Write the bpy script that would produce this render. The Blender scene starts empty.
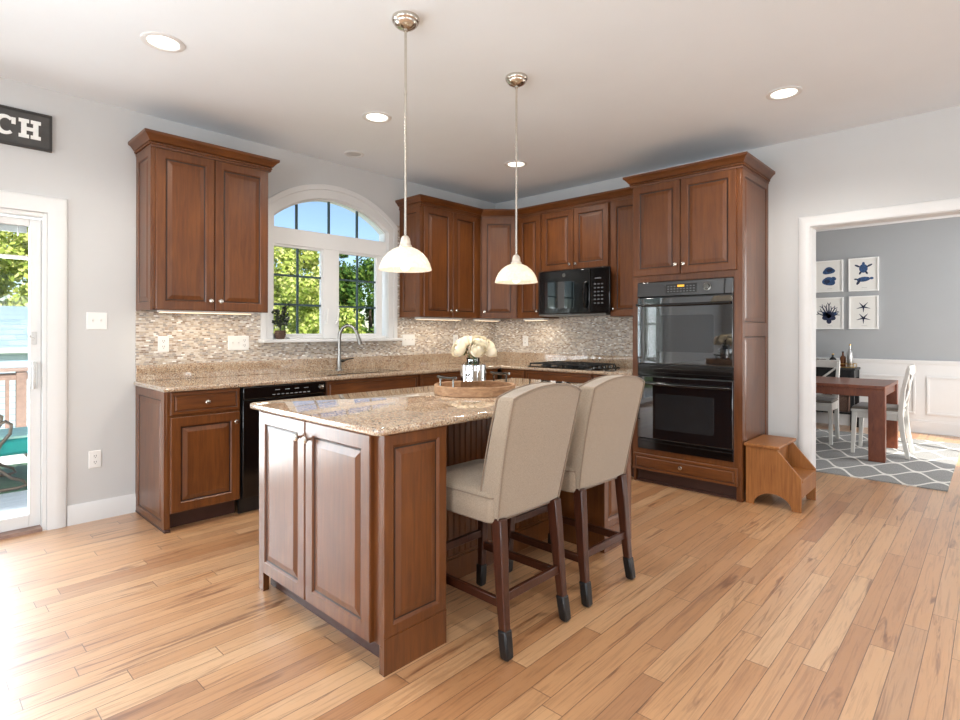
import bpy, bmesh, math, random
from mathutils import Vector, Matrix
from math import sin, cos, pi, radians, sqrt, atan2, hypot
SC = bpy.context.scene
COL = SC.collection
V = Vector
random.seed(7)

# ------------------------------------------------------------------ camera
def make_camera():
    yaw, pit, rol = radians(-46.6808), radians(0.1015), radians(0.0826)
    F = V((-sin(yaw)*cos(pit), cos(yaw)*cos(pit), sin(pit)))
    R = F.cross(V((0, 0, 1))).normalized(); U = R.cross(F)
    R2 = R*cos(rol) + U*sin(rol); U2 = -R*sin(rol) + U*cos(rol)
    cd = bpy.data.cameras.new('camera'); co = bpy.data.objects.new('camera', cd); COL.objects.link(co)
    m = Matrix.Identity(4)
    for i in range(3):
        m[i][0] = R2[i]; m[i][1] = U2[i]; m[i][2] = -F[i]
    m[0][3], m[1][3], m[2][3] = -4.9356, -4.4015, 1.2655
    co.matrix_world = m
    cd.sensor_width = 36; cd.lens = 549.295*36/960
    cd.shift_y = -(360-330.615)/960
    cd.clip_start = .05; cd.clip_end = 300
    SC.camera = co
make_camera()

# ------------------------------------------------------------------ world, sun, daylight and fill lamps, exposure
SC.view_settings.view_transform = 'Standard'
SC.view_settings.look = 'None'
SC.view_settings.gamma = 1
SC.view_settings.use_curve_mapping = False
SC.view_settings.exposure = 0.0
def make_world():
    w = bpy.data.worlds.new('sky'); SC.world = w; w.use_nodes = True
    nt = w.node_tree; nt.nodes.clear()
    out = nt.nodes.new('ShaderNodeOutputWorld'); bg = nt.nodes.new('ShaderNodeBackground')
    sky = nt.nodes.new('ShaderNodeTexSky'); sky.sky_type = 'NISHITA'
    sky.sun_disc = False; sky.sun_elevation = radians(48); sky.sun_rotation = radians(195)
    sky.air_density = 1.0; sky.dust_density = .4; sky.ozone_density = 2.0
    bg.inputs['Strength'].default_value = .19
    nt.links.new(sky.outputs[0], bg.inputs[0]); nt.links.new(bg.outputs[0], out.inputs[0])
make_world()
def sun(energy, rot):
    l = bpy.data.lights.new('sun', 'SUN'); l.energy = energy; l.angle = radians(1); l.color = (1, .95, .86)
    o = bpy.data.objects.new('sun', l); COL.objects.link(o); o.rotation_euler = rot; o.location = (-8, -20, 20)
sun(10.0, (radians(44), 0, radians(-22)))
def area(name, loc, rot, sx, sy, power, color):
    l = bpy.data.lights.new(name, 'AREA'); l.shape = 'RECTANGLE'; l.size = sx; l.size_y = sy
    l.energy = power; l.color = color
    o = bpy.data.objects.new(name, l); COL.objects.link(o); o.location = loc; o.rotation_euler = rot
    return o
DAY = (.87, .94, 1.0)
# area lights added outside the openings: patio daylight, the rest soft fill
area('daylight_patio', (-5.62, 1.25, 1.15), (radians(-90), 0, 0), 2.2, 2.2, 275, DAY)
area('deck_fill', (-5.3, .75, -.04), (radians(-158), 0, 0), 1.6, .9, 85, (1, .985, .96))  # lamp added at deck level, aimed up to brighten the ceiling
area('rear_west_fill', (-6.6, -9.55, 1.25), (radians(130), 0, 0), 1.9, 1.9, 70, DAY)  # unseen fill lamps, rear and west, tilted up to lift the ceiling
area('rear_east_fill', (-2.6, -9.55, 1.25), (radians(130), 0, 0), 2.3, 1.9, 90, DAY)
area('west_fill', (-9.2, -5.0, 1.25), (radians(126), 0, radians(-90)), 2.3, 1.9, 230, DAY)
area('west_north_fill', (-9.2, -1.6, 1.25), (radians(120), 0, radians(-90)), 1.5, 1.7, 130, DAY)
area('dining_fill', (2.2, -5.75, 1.45), (radians(98), 0, 0), 1.7, 1.8, 110, (1, .98, .96))  # unseen lamp added to light the dining room
WARM = (1.0, .92, .82)
CAN_W, PEND_W, UC_W = 16, 8, 1.6

# ------------------------------------------------------------------ materials
def lin(c):
    return tuple(((x/255)/12.92 if x/255 <= .04045 else ((x/255+.055)/1.055)**2.4) for x in c[:3]) + (1,)
class NT:
    def __init__(s, name):
        s.m = bpy.data.materials.new(name); s.m.use_nodes = True
        s.t = s.m.node_tree; s.b = s.t.nodes['Principled BSDF']; s.out = s.t.nodes['Material Output']
    def n(s, typ, **kw):
        x = s.t.nodes.new('ShaderNode'+typ)
        for k, v in kw.items():
            if hasattr(x, k): setattr(x, k, v)
        return x
    def l(s, a, b): s.t.links.new(a, b)
    def math(s, op, a, b=None, c=None):
        x = s.n('Math'); x.operation = op
        for i, v in enumerate((a, b, c)):
            if v is None: continue
            if isinstance(v, (int, float)): x.inputs[i].default_value = v
            else: s.l(v, x.inputs[i])
        return x.outputs[0]
    def coord(s, scale=(1, 1, 1), which='Object'):
        tc = s.n('TexCoord'); mp = s.n('Mapping'); mp.inputs['Scale'].default_value = scale
        s.l(tc.outputs[which], mp.inputs[0]); return mp.outputs[0]
    def noise(s, vec, scale, detail=3, rough=.55, dist=0):
        x = s.n('TexNoise'); x.inputs['Scale'].default_value = scale; x.inputs['Detail'].default_value = detail
        x.inputs['Roughness'].default_value = rough; x.inputs['Distortion'].default_value = dist
        s.l(vec, x.inputs['Vector']); return x.outputs['Fac']
    def ramp(s, fac, stops, interp='LINEAR'):
        x = s.n('ValToRGB'); cr = x.color_ramp; cr.interpolation = interp
        while len(cr.elements) < len(stops): cr.elements.new(.5)
        for e, (p, c) in zip(cr.elements, stops): e.position = p; e.color = c
        s.l(fac, x.inputs[0]); return x.outputs[0]
    def mix(s, fac, a, b, mode='MIX'):
        x = s.n('Mix'); x.data_type = 'RGBA'; x.blend_type = mode
        for i, v in ((0, fac), (6, a), (7, b)):
            if isinstance(v, (int, float)): x.inputs[i].default_value = v
            elif isinstance(v, tuple): x.inputs[i].default_value = v
            else: s.l(v, x.inputs[i])
        return x.outputs[2]
    def bump(s, h, strength=.2, dist=.01):
        x = s.n('Bump'); x.inputs['Strength'].default_value = strength; x.inputs['Distance'].default_value = dist
        s.l(h, x.inputs['Height']); s.l(x.outputs[0], s.b.inputs['Normal'])
    def set(s, **kw):
        for k, v in kw.items():
            k = k.replace('_', ' ')
            if k in s.b.inputs: s.b.inputs[k].default_value = v
        return s
def plain(name, c, rough=.5, metal=0, var=.06, scale=20, bump=0, **kw):
    m = NT(name); c = lin(c)
    f = m.noise(m.coord(), scale, 3)
    a = tuple(x*(1-var) for x in c[:3])+(1,); b = tuple(min(1, x*(1+var)) for x in c[:3])+(1,)
    m.l(m.ramp(f, [(.3, a), (.7, b)]), m.b.inputs['Base Color'])
    m.set(Roughness=rough, Metallic=metal, **kw)
    if bump: m.bump(f, bump, .002)
    return m.m
def wood(name, dark, mid, light, grain=(16, 16, 1.3), rough=.36, coat=.22):
    m = NT(name)
    c = m.coord(grain); f = m.noise(c, 3.0, 5, .6, .6)
    blotch = m.noise(m.coord((2.2, 2.2, 1.2)), 2.4, 2)
    col = m.ramp(f, [(.28, lin(dark)), (.5, lin(mid)), (.75, lin(light))])
    col = m.mix(.35, col, m.ramp(blotch, [(.3, lin(dark)), (.7, lin(light))]))
    m.l(col, m.b.inputs['Base Color'])
    m.set(Roughness=rough, Coat_Weight=coat, Coat_Roughness=.2, Specular_IOR_Level=.4)
    m.bump(f, .04, .002)
    return m.m
def glassy(name, tint=(1, 1, 1, 1), refl=1.45, mixf=.9):
    m = NT(name); t = m.t
    tr = m.n('BsdfTransparent'); tr.inputs[0].default_value = tint
    gl = m.n('BsdfGlossy'); gl.inputs['Roughness'].default_value = .02
    fr = m.n('Fresnel'); fr.inputs[0].default_value = refl
    mx = m.n('MixShader'); m.l(m.math('MULTIPLY', fr.outputs[0], mixf), mx.inputs[0]); m.l(tr.outputs[0], mx.inputs[1]); m.l(gl.outputs[0], mx.inputs[2])
    m.l(mx.outputs[0], m.out.inputs[0]); return m.m
def emis(name, c, strength):
    m = NT(name); m.set(Emission_Color=lin(c), Emission_Strength=strength); m.b.inputs['Base Color'].default_value = lin(c)
    return m.m

def floor_mat():
    m = NT('oak_strip_floor')
    tc = m.n('TexCoord'); sp = m.n('SeparateXYZ'); m.l(tc.outputs['Object'], sp.inputs[0])
    x, y = sp.outputs[0], sp.outputs[1]
    W = .0828
    ys = m.math('DIVIDE', m.math('ADD', y, 4.27+W*60), W)
    row = m.math('FLOOR', ys); fy = m.math('FRACT', ys)
    wn = m.n('TexWhiteNoise'); wn.noise_dimensions = '1D'; m.l(row, wn.inputs['W'])
    xs = m.math('ADD', m.math('DIVIDE', x, 1.05), m.math('MULTIPLY', wn.outputs['Value'], 9.7))
    colr = m.math('FLOOR', xs); fx = m.math('FRACT', xs)
    cv = m.n('CombineXYZ'); m.l(row, cv.inputs[0]); m.l(colr, cv.inputs[1])
    wn2 = m.n('TexWhiteNoise'); wn2.noise_dimensions = '2D'; m.l(cv.outputs[0], wn2.inputs['Vector'])
    idv = wn2.outputs['Value']
    base = m.ramp(idv, [(0, lin((172, 122, 80))), (.2, lin((196, 148, 103))), (.5, lin((205, 161, 117))), (.75, lin((188, 139, 95))), (.92, lin((212, 172, 130))), (1, lin((164, 114, 74)))])
    # grain
    gv = m.n('CombineXYZ'); m.l(m.math('ADD', m.math('MULTIPLY', x, 1.6), m.math('MULTIPLY', idv, 40)), gv.inputs[0])
    m.l(m.math('MULTIPLY', y, 34), gv.inputs[1]); m.l(m.math('MULTIPLY', idv, 13), gv.inputs[2])
    g = m.noise(gv.outputs[0], 1.7, 5, .62, 1.3)
    gcol = m.ramp(g, [(.3, (.55, .46, .40, 1)), (.52, (1, 1, 1, 1)), (.8, (1.0, .97, .93, 1))])
    c = m.mix(.75, base, gcol, 'MULTIPLY')
    # dark mineral streaks
    sv = m.n('CombineXYZ'); m.l(m.math('ADD', m.math('MULTIPLY', x, 1.1), m.math('MULTIPLY', idv, 71)), sv.inputs[0])
    m.l(m.math('MULTIPLY', y, 14), sv.inputs[1]); m.l(m.math('MULTIPLY', idv, 29), sv.inputs[2])
    st = m.noise(sv.outputs[0], 1.5, 4, .6, .8)
    c = m.mix(m.ramp(st, [(.585, (0, 0, 0, 1)), (.68, (.85, .85, .85, 1))]), c, lin((112, 66, 36)))
    # gaps
    e = m.math('MINIMUM', fy, m.math('SUBTRACT', 1.0, fy)); ex = m.math('MINIMUM', fx, m.math('SUBTRACT', 1.0, fx))
    gy = m.math('LESS_THAN', e, .016); gx = m.math('LESS_THAN', ex, .0014)
    gap = m.math('MAXIMUM', gy, gx)
    c = m.mix(m.math('MULTIPLY', gap, .9), c, lin((78, 44, 22)))
    m.l(c, m.b.inputs['Base Color'])
    m.l(m.math('ADD', .33, m.math('MULTIPLY', g, .12)), m.b.inputs['Roughness'])
    m.set(Coat_Weight=1.0, Coat_Roughness=.36, Coat_IOR=1.85)
    m.bump(m.math('SUBTRACT', m.math('MULTIPLY', g, .15), gap), .12, .002)
    return m.m
def granite_mat():
    m = NT('beige_granite')
    v = m.coord()
    big = m.noise(v, 9, 4, .6, 1.0)
    c = m.ramp(big, [(.3, lin((128, 106, 86))), (.5, lin((168, 148, 126))), (.7, lin((192, 178, 158)))])
    vo = m.n('TexVoronoi'); vo.inputs['Scale'].default_value = 210; m.l(v, vo.inputs['Vector'])
    sp = m.n('SeparateColor'); m.l(vo.outputs['Color'], sp.inputs[0])
    sc = m.ramp(sp.outputs[0], [(0, lin((58, 44, 38))), (.1, lin((150, 104, 74))), (.3, lin((190, 160, 128))), (.7, lin((222, 208, 184))), (.9, lin((152, 144, 134)))], 'CONSTANT')
    c = m.mix(.58, c, sc)
    vo2 = m.n('TexVoronoi'); vo2.inputs['Scale'].default_value = 62; m.l(v, vo2.inputs['Vector'])
    sp2 = m.n('SeparateColor'); m.l(vo2.outputs['Color'], sp2.inputs[0])
    d = m.math('MULTIPLY', m.math('LESS_THAN', sp2.outputs[1], .2), m.math('LESS_THAN', vo2.outputs['Distance'], .32))
    c = m.mix(m.math('MULTIPLY', d, .85), c, lin((52, 38, 32)))
    m.l(c, m.b.inputs['Base Color']); m.set(Roughness=.05, Specular_IOR_Level=.8, Coat_Weight=1.0, Coat_Roughness=.012, Coat_IOR=1.8)
    return m.m
def mosaic_mat():
    m = NT('linear_glass_mosaic')
    tc = m.n('TexCoord'); sp = m.n('SeparateXYZ'); m.l(tc.outputs['Object'], sp.inputs[0])
    cb = m.n('CombineXYZ'); m.l(m.math('SUBTRACT', sp.outputs[0], sp.outputs[1]), cb.inputs[0]); m.l(sp.outputs[2], cb.inputs[1])
    br = m.n('TexBrick'); m.l(cb.outputs[0], br.inputs['Vector'])
    br.inputs['Color1'].default_value = (0, 0, 0, 1); br.inputs['Color2'].default_value = (1, 1, 1, 1); br.inputs['Mortar'].default_value = (.5, .5, .5, 1)
    br.inputs['Scale'].default_value = 1; br.inputs['Mortar Size'].default_value = .0011; br.inputs['Mortar Smooth'].default_value = .1
    br.inputs['Brick Width'].default_value = .030; br.inputs['Row Height'].default_value = .0118; br.inputs['Bias'].default_value = 0
    br.offset = .37; br.squash = .7; br.squash_frequency = 3
    c = m.ramp(br.outputs['Color'], [(0, lin((150, 130, 114))), (.1, lin((186, 172, 156))), (.25, lin((214, 206, 196))), (.38, lin((172, 162, 154))), (.5, lin((196, 182, 164))), (.62, lin((156, 149, 144))), (.74, lin((208, 200, 190))), (.88, lin((172, 153, 136))), (.95, lin((236, 235, 231)))], 'CONSTANT')
    c = m.mix(br.outputs['Fac'], c, lin((196, 186, 172)))
    m.l(c, m.b.inputs['Base Color'])
    r = m.ramp(br.outputs['Color'], [(0, (.08,)*3+(1,)), (.4, (.5,)*3+(1,)), (.6, (.12,)*3+(1,)), (.8, (.35,)*3+(1,))], 'CONSTANT')
    m.l(r, m.b.inputs['Roughness'])
    m.bump(m.math('SUBTRACT', 1.0, br.outputs['Fac']), .5, .0015)
    return m.m
def linen_mat(name, a, b):
    m = NT(name)
    f1 = m.noise(m.coord((160, 160, 900)), 1, 2); f2 = m.noise(m.coord((900, 900, 160)), 1, 2)
    f = m.math('MULTIPLY', m.math('ADD', f1, f2), .5)
    m.l(m.ramp(f, [(.38, lin(a)), (.6, lin(b))]), m.b.inputs['Base Color'])
    m.set(Roughness=.9, Sheen_Weight=.25, Specular_IOR_Level=.15); m.bump(f, .25, .001)
    return m.m
def rug_mat():
    m = NT('trellis_rug')
    tc = m.n('TexCoord'); sp = m.n('SeparateXYZ'); m.l(tc.outputs['Object'], sp.inputs[0])
    # ogee trellis: wavy lines, alternate phase
    P = .36; Q = .30
    yy = m.math('DIVIDE', sp.outputs[1], P); xx = m.math('DIVIDE', sp.outputs[0], Q)
    s = m.math('MULTIPLY', m.math('SINE', m.math('MULTIPLY', yy, 2*pi)), .47)
    a = m.math('ABSOLUTE', m.math('SUBTRACT', m.math('FRACT', m.math('ADD', m.math('MULTIPLY', m.math('ADD', xx, s), .5), 10)), .5))
    b = m.math('ABSOLUTE', m.math('SUBTRACT', m.math('FRACT', m.math('ADD', m.math('MULTIPLY', m.math('SUBTRACT', xx, s), .5), 10.5)), .5))
    ln = m.math('LESS_THAN', m.math('MINIMUM', a, b), .045)
    n = m.noise(m.coord(), 160, 2)
    g = m.ramp(n, [(.3, lin((124, 124, 123))), (.7, lin((154, 154, 152)))])
    m.l(m.mix(ln, g, lin((216, 214, 208))), m.b.inputs['Base Color']); m.set(Roughness=.95, Specular_IOR_Level=.1)
    m.bump(n, .3, .003)
    return m.m
def shingle_mat(name, c1, c2, w, h, mort):
    m = NT(name)
    tc = m.n('TexCoord'); sp = m.n('SeparateXYZ'); m.l(tc.outputs['Object'], sp.inputs[0])
    cb = m.n('CombineXYZ'); m.l(sp.outputs[0], cb.inputs[0]); m.l(sp.outputs[2], cb.inputs[1])
    br = m.n('TexBrick'); m.l(cb.outputs[0], br.inputs['Vector'])
    br.inputs['Color1'].default_value = lin(c1); br.inputs['Color2'].default_value = lin(c2); br.inputs['Mortar'].default_value = lin(mort)
    br.inputs['Scale'].default_value = 1; br.inputs['Mortar Size'].default_value = .012
    br.inputs['Brick Width'].default_value = w; br.inputs['Row Height'].default_value = h
    m.l(br.outputs['Color'], m.b.inputs['Base Color']); m.set(Roughness=.85)
    return m.m
def leaf_mat(name, a, b, c):
    m = NT(name); oi = m.n('NewGeometry')
    col = m.ramp(oi.outputs['Random Per Island'], [(0, lin(a)), (.5, lin(b)), (1, lin(c))])
    m.l(col, m.b.inputs['Base Color']); m.set(Roughness=.7, Specular_IOR_Level=.2)
    t = m.n('BsdfTranslucent'); m.l(col, t.inputs[0]); mx = m.n('MixShader'); mx.inputs[0].default_value = .3
    m.l(m.b.outputs[0], mx.inputs[1]); m.l(t.outputs[0], mx.inputs[2]); m.l(mx.outputs[0], m.out.inputs[0])
    return m.m
def shade_mat():
    m = NT('frosted_lamp_glass')
    v = m.noise(m.coord((14, 14, 14)), 2.2, 3, .6, 1.5)
    col = m.ramp(v, [(.3, lin((250, 240, 222))), (.7, lin((255, 252, 244)))])
    m.l(col, m.b.inputs['Base Color']); m.set(Roughness=.25)
    m.l(col, m.b.inputs['Emission Color']); m.b.inputs['Emission Strength'].default_value = .22
    t = m.n('BsdfTranslucent'); m.l(col, t.inputs[0]); mx = m.n('MixShader'); mx.inputs[0].default_value = .5
    m.l(m.b.outputs[0], mx.inputs[1]); m.l(t.outputs[0], mx.inputs[2]); m.l(mx.outputs[0], m.out.inputs[0])
    return m.m

CH = wood('cherry_wood', (75, 39, 15), (96, 53, 21), (115, 67, 29))
CHH = wood('cherry_wood_cross', (75, 39, 15), (96, 53, 21), (115, 67, 29), (1.3, 1.3, 16))
GLAZE = plain('dark_glaze', (38, 18, 10), .4)
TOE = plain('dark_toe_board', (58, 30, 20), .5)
DARKW = wood('espresso_leg_wood', (38, 17, 10), (58, 27, 15), (76, 38, 21), (26, 26, 2), .32)
STOOLW = wood('honey_oak_wood', (116, 68, 30), (146, 92, 44), (166, 110, 58), (30, 30, 1.6), .45, .1)
TABLEW = wood('red_mahogany', (82, 36, 20), (112, 56, 31), (130, 70, 40), (4, 14, 4), .35)
TRAYW = wood('weathered_tray_wood', (110, 78, 54), (156, 116, 82), (186, 150, 114), (8, 8, 24), .6, 0)
WALL = plain('grey_white_paint', (199, 199, 198), .75, 0, .012, 3, .02)
CEIL = plain('ceiling_paint', (230, 236, 241), .85, 0, .01, 3)
TRIM = plain('white_trim_paint', (220, 220, 219), .4, 0, .015, 5)
DWALL = plain('blue_grey_paint', (162, 165, 167), .7, 0, .015, 3)
WHITE = plain('white_plastic', (230, 229, 226), .35, 0, .01)
SATIN = plain('satin_door_handle', (196, 196, 194), .35)
BLACK = plain('gloss_black', (8, 8, 9), .12, 0, .1, 20, 0, Specular_IOR_Level=.6)
BLACKM = plain('satin_black', (18, 18, 19), .4)
IRON = plain('cast_iron', (26, 26, 27), .55, .2, .15, 60)
OVENG = plain('oven_glass', (10, 14, 18), .03, 0, .05, 20, 0, Specular_IOR_Level=.6, IOR=1.75, Coat_Weight=.6, Coat_Roughness=.02)
SCREENG = plain('oven_window_glass', (34, 36, 38), .06, 0, .2, 20, 0, Specular_IOR_Level=.8)
STEEL = plain('brushed_steel', (140, 138, 134), .28, 1, .06, 50)
DSTEEL = plain('dark_brushed_steel', (104, 102, 98), .25, 1, .06, 50)
NICKEL = plain('satin_nickel', (206, 200, 190), .22, 1, .05, 40)
NICKELB = plain('brushed_nickel_cap', (216, 208, 196), .4, .6, .05, 40)
MIRROR = plain('silver_mercury_glass', (226, 226, 226), .06, 1, .05, 30)
GLASS = glassy('clear_window_glass', (.96, .98, .98, 1), 1.35, .6)
VGLASS = glassy('drinking_glass', (.9, .93, .93, 1), 1.45, 1)
MUNTIN = plain('window_grille', (58, 78, 82), .4)
FLOOR = floor_mat(); GRAN = granite_mat(); MOSA = mosaic_mat()
LINEN = linen_mat('oatmeal_linen', (134, 119, 102), (162, 146, 128))
PIPE = linen_mat('piping_cord', (118, 100, 84), (140, 122, 104))
RUG = rug_mat()
SHADE = shade_mat()
BULB = emis('bulb_glow', (255, 236, 205), 4)
LENS = emis('lamp_lens_glow', (255, 246, 232), 3.2)
LENSOFF = plain('unlit_lamp_lens', (196, 194, 190), .5)
UCL = emis('under_cabinet_glow', (255, 228, 190), 2.0)
AMBER = emis('amber_display', (255, 190, 60), .35)
SIGNW = plain('charcoal_sign_board', (74, 72, 70), .7, 0, .15, 14)
SIGNF = plain('dark_sign_frame', (52, 50, 48), .6, 0, .15, 14)
LETTER = plain('white_letter_paint', (238, 238, 234), .6)
PRINTGREY = plain('grey_print', (150, 152, 154), .6)
KEYGREY = plain('dim_key_print', (92, 94, 97), .6)
SLOT = plain('dark_slot', (44, 42, 40), .6)
PAPER = plain('print_paper', (226, 225, 220), .6, 0, .01)
CHAIRW = plain('chair_off_white', (208, 206, 200), .45, 0, .02)
FRAME = plain('white_frame', (238, 238, 236), .35, 0, .01)
BLUE = plain('indigo_ink', (42, 74, 116), .6, 0, .5, 60)
NAVY = plain('navy_ink', (28, 40, 70), .6, 0, .4, 60)
CUSHG = linen_mat('grey_brown_seat', (104, 96, 88), (130, 122, 112))
PETAL = NT('cream_petal'); PETAL.b.inputs['Base Color'].default_value = lin((236, 225, 200)); PETAL.set(Roughness=.6, Subsurface_Weight=.15, Subsurface_Radius=(.01, .008, .005)); PETAL = PETAL.m
GREEN = plain('rose_leaf_green', (60, 84, 40), .5, 0, .3, 40)
DGREEN = plain('dark_plant_leaf', (34, 42, 30), .5, 0, .3, 40)
BASKET = plain('dark_wicker', (88, 66, 54), .8, 0, .5, 120, .6)
GOLD = plain('brushed_gold', (196, 160, 96), .3, 1)
TEAL = plain('teal_cushion', (20, 150, 140), .9, 0, .1)
TEALL = plain('pale_mint_cushion', (190, 226, 204), .9, 0, .1)
DECK = plain('pale_deck_board', (224, 220, 216), .8, 0, .05)
RAILW = plain('deck_rail_wood', (148, 122, 110), .8, 0, .15)
MATG = plain('green_outdoor_mat', (92, 120, 96), .9, 0, .2, 30)
BRONZE = plain('bronze_tube', (112, 98, 84), .4, .6)
ROOF = shingle_mat('roof_shingles', (120, 140, 150), (140, 160, 168), .5, .16, (104, 122, 132))
SIDING = shingle_mat('pale_blue_siding', (180, 194, 208), (188, 202, 214), 9, .17, (140, 164, 184))
GRASS = plain('lawn', (104, 132, 60), .9, 0, .3, 3)
BARK = plain('bark', (84, 70, 56), .9, 0, .3, 10)
LEAFY = leaf_mat('sunlit_yellow_leaves', (130, 152, 60), (184, 194, 96), (226, 222, 146))
LEAFD = leaf_mat('deep_green_leaves', (40, 72, 28), (70, 104, 42), (124, 146, 62))
SILVERP = plain('satin_silver', (190, 190, 188), .3, .8)
CURT = plain('blue_curtain', (70, 96, 136), .9, 0, .5, 9)

# ------------------------------------------------------------------ mesh builder
class MB:
    def __init__(s): s.b = bmesh.new(); s.mats = []
    def mi(s, m):
        if m is None: return 0
        if m not in s.mats: s.mats.append(m)
        return s.mats.index(m)
    def face(s, vs, mi=0):
        try: f = s.b.faces.new(vs); f.material_index = mi; return f
        except ValueError: return None
    def box(s, x0, x1, y0, y1, z0, z1, m=None):
        i = s.mi(m); xs = sorted((x0, x1)); ys = sorted((y0, y1)); zs = sorted((z0, z1))
        v = [s.b.verts.new((x, y, z)) for z in zs for y in ys for x in xs]
        for q in ((0, 2, 3, 1), (4, 5, 7, 6), (0, 1, 5, 4), (2, 6, 7, 3), (0, 4, 6, 2), (1, 3, 7, 5)): s.face([v[k] for k in q], i)
        return s
    def obox(s, O, U, W, N, u, w, n, m=None):       # oriented box, O is a corner
        i = s.mi(m); O = V(O); U = V(U); W = V(W); N = V(N)
        v = [s.b.verts.new(O+U*a+W*b+N*c) for c in (0, n) for b in (0, w) for a in (0, u)]
        for q in ((0, 2, 3, 1), (4, 5, 7, 6), (0, 1, 5, 4), (2, 6, 7, 3), (0, 4, 6, 2), (1, 3, 7, 5)): s.face([v[k] for k in q], i)
        return s
    def rings(s, rs, m=None, cap=True, close=True):
        i = s.mi(m)
        R = [[s.b.verts.new(p) for p in r] for r in rs]; n = len(R[0])
        for a, b in zip(R, R[1:]):
            for k in range(n if close else n-1):
                s.face((a[k], a[(k+1) % n], b[(k+1) % n], b[k]), i)
        if cap: s.face(R[0][::-1], i); s.face(R[-1], i)
        return s
    def lathe(s, c, prof, n=24, m=None, axis=(0, 0, 1), cap=True):
        c = V(c); A = V(axis).normalized(); X = A.orthogonal().normalized(); Y = A.cross(X)
        return s.rings([[c+A*z+(X*cos(2*pi*k/n)+Y*sin(2*pi*k/n))*max(r, 1e-4) for k in range(n)] for r, z in prof], m, cap)
    def cyl(s, p0, p1, r0, r1=None, n=16, m=None):
        p0 = V(p0); p1 = V(p1); r1 = r0 if r1 is None else r1
        return s.lathe(p0, [(r0, 0), (r1, (p1-p0).length)], n, m, p1-p0)
    def ball(s, c, r, n=12, m=None, sz=1):
        return s.lathe(c, [(r*sin(pi*k/8), -r*sz*cos(pi*k/8)) for k in range(9)], n, m)
    def tube(s, pts, r, n=8, m=None):
        pts = [V(p) for p in pts]; rr = r if isinstance(r, (list, tuple)) else [r]*len(pts)
        rs = []; nx = None
        for i, p in enumerate(pts):
            t = (pts[min(i+1, len(pts)-1)]-pts[max(i-1, 0)]).normalized()
            if nx is None: nx = t.orthogonal().normalized()
            nx = (nx-t*nx.dot(t)).normalized(); ny = t.cross(nx)
            rs.append([p+(nx*cos(2*pi*k/n)+ny*sin(2*pi*k/n))*rr[i] for k in range(n)])
        return s.rings(rs, m)
    def prism(s, poly, O, U, W, N, d, m=None):       # 2D polygon (u,w) extruded by d along N
        i = s.mi(m); O = V(O); U = V(U); W = V(W); N = V(N)
        a = [s.b.verts.new(O+U*u+W*w) for u, w in poly]; b = [s.b.verts.new(O+U*u+W*w+N*d) for u, w in poly]
        n = len(poly)
        for k in range(n): s.face((a[k], a[(k+1) % n], b[(k+1) % n], b[k]), i)
        s.face(a[::-1], i); s.face(b, i); return s
    def panel(s, O, U, W, N, w, h, rings, m, gm=None, gl=()):
        # rectangle rings (inset, depth); rings whose index is in gl get the glaze
        i = s.mi(m); g = s.mi(gm) if gm else i; O = V(O); U = V(U); W = V(W); N = V(N)
        R = []
        for ins, dp in rings:
            R.append([s.b.verts.new(O+U*a+W*b+N*dp) for a, b in ((ins, ins), (w-ins, ins), (w-ins, h-ins), (ins, h-ins))])
        for k, (a, b) in enumerate(zip(R, R[1:])):
            for j in range(4): s.face((a[j], a[(j+1) % 4], b[(j+1) % 4], b[j]), g if k in gl else i)
        s.face(R[0][::-1], i); s.face(R[-1], i); return s
    def sweep(s, path, prof, i0, i1, m=None):
        # plan path of 2D points, profile (out, z) to the right of travel, segments i0..i1 with mitres from the whole path
        P = [V((a, b)) for a, b in path]; n = len(P); off = []
        for k in range(n):
            d1 = (P[k]-P[k-1]).normalized() if k else (P[1]-P[0]).normalized()
            d2 = (P[k+1]-P[k]).normalized() if k < n-1 else d1
            n1 = V((d1.y, -d1.x)); n2 = V((d2.y, -d2.x)); b = (n1+n2).normalized()
            off.append(b/max(.2, b.dot(n1)))
        return s.rings([[V((P[k].x+off[k].x*o, P[k].y+off[k].y*o, z)) for o, z in prof] for k in range(i0, i1+2)], m)
    def casing(s, pts, prof, f, m=None):
        # planar moulding along 2D pts, profile (out, depth) to the right of travel, f(u, w, depth) -> 3D
        P = [V(p) for p in pts]; n = len(P); rs = []
        for k in range(n):
            d1 = (P[k]-P[k-1]).normalized() if k else (P[1]-P[0]).normalized()
            d2 = (P[k+1]-P[k]).normalized() if k < n-1 else d1
            n1 = V((d1.y, -d1.x)); n2 = V((d2.y, -d2.x)); b = (n1+n2).normalized(); o = b/max(.2, b.dot(n1))
            rs.append([V(f(P[k].x+o.x*a, P[k].y+o.y*a, d)) for a, d in prof])
        return s.rings(rs, m)
    def build(s, name, mat=None, parent=None, smooth=35, bevel=0, seg=2, sub=0):
        bmesh.ops.recalc_face_normals(s.b, faces=s.b.faces[:])
        me = bpy.data.meshes.new(name)
        if parent is not None:
            off = world_loc(parent)
            for v in s.b.verts: v.co -= off
        s.b.to_mesh(me); s.b.free()
        for m in (s.mats or [mat]):
            if m: me.materials.append(m)
        if smooth:
            for p in me.polygons: p.use_smooth = True
            me.set_sharp_from_angle(angle=radians(smooth))
        o = bpy.data.objects.new(name, me); COL.objects.link(o)
        if parent is not None: o.parent = parent
        if bevel:
            b = o.modifiers.new('bevel', 'BEVEL'); b.width = bevel; b.segments = seg; b.limit_method = 'ANGLE'; b.angle_limit = radians(40)
        if sub:
            b = o.modifiers.new('subdivision', 'SUBSURF'); b.levels = sub; b.render_levels = sub
        return o
def world_loc(o):
    p = V((0, 0, 0))
    while o is not None: p = p+V(o.location); o = o.parent
    return p
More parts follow.
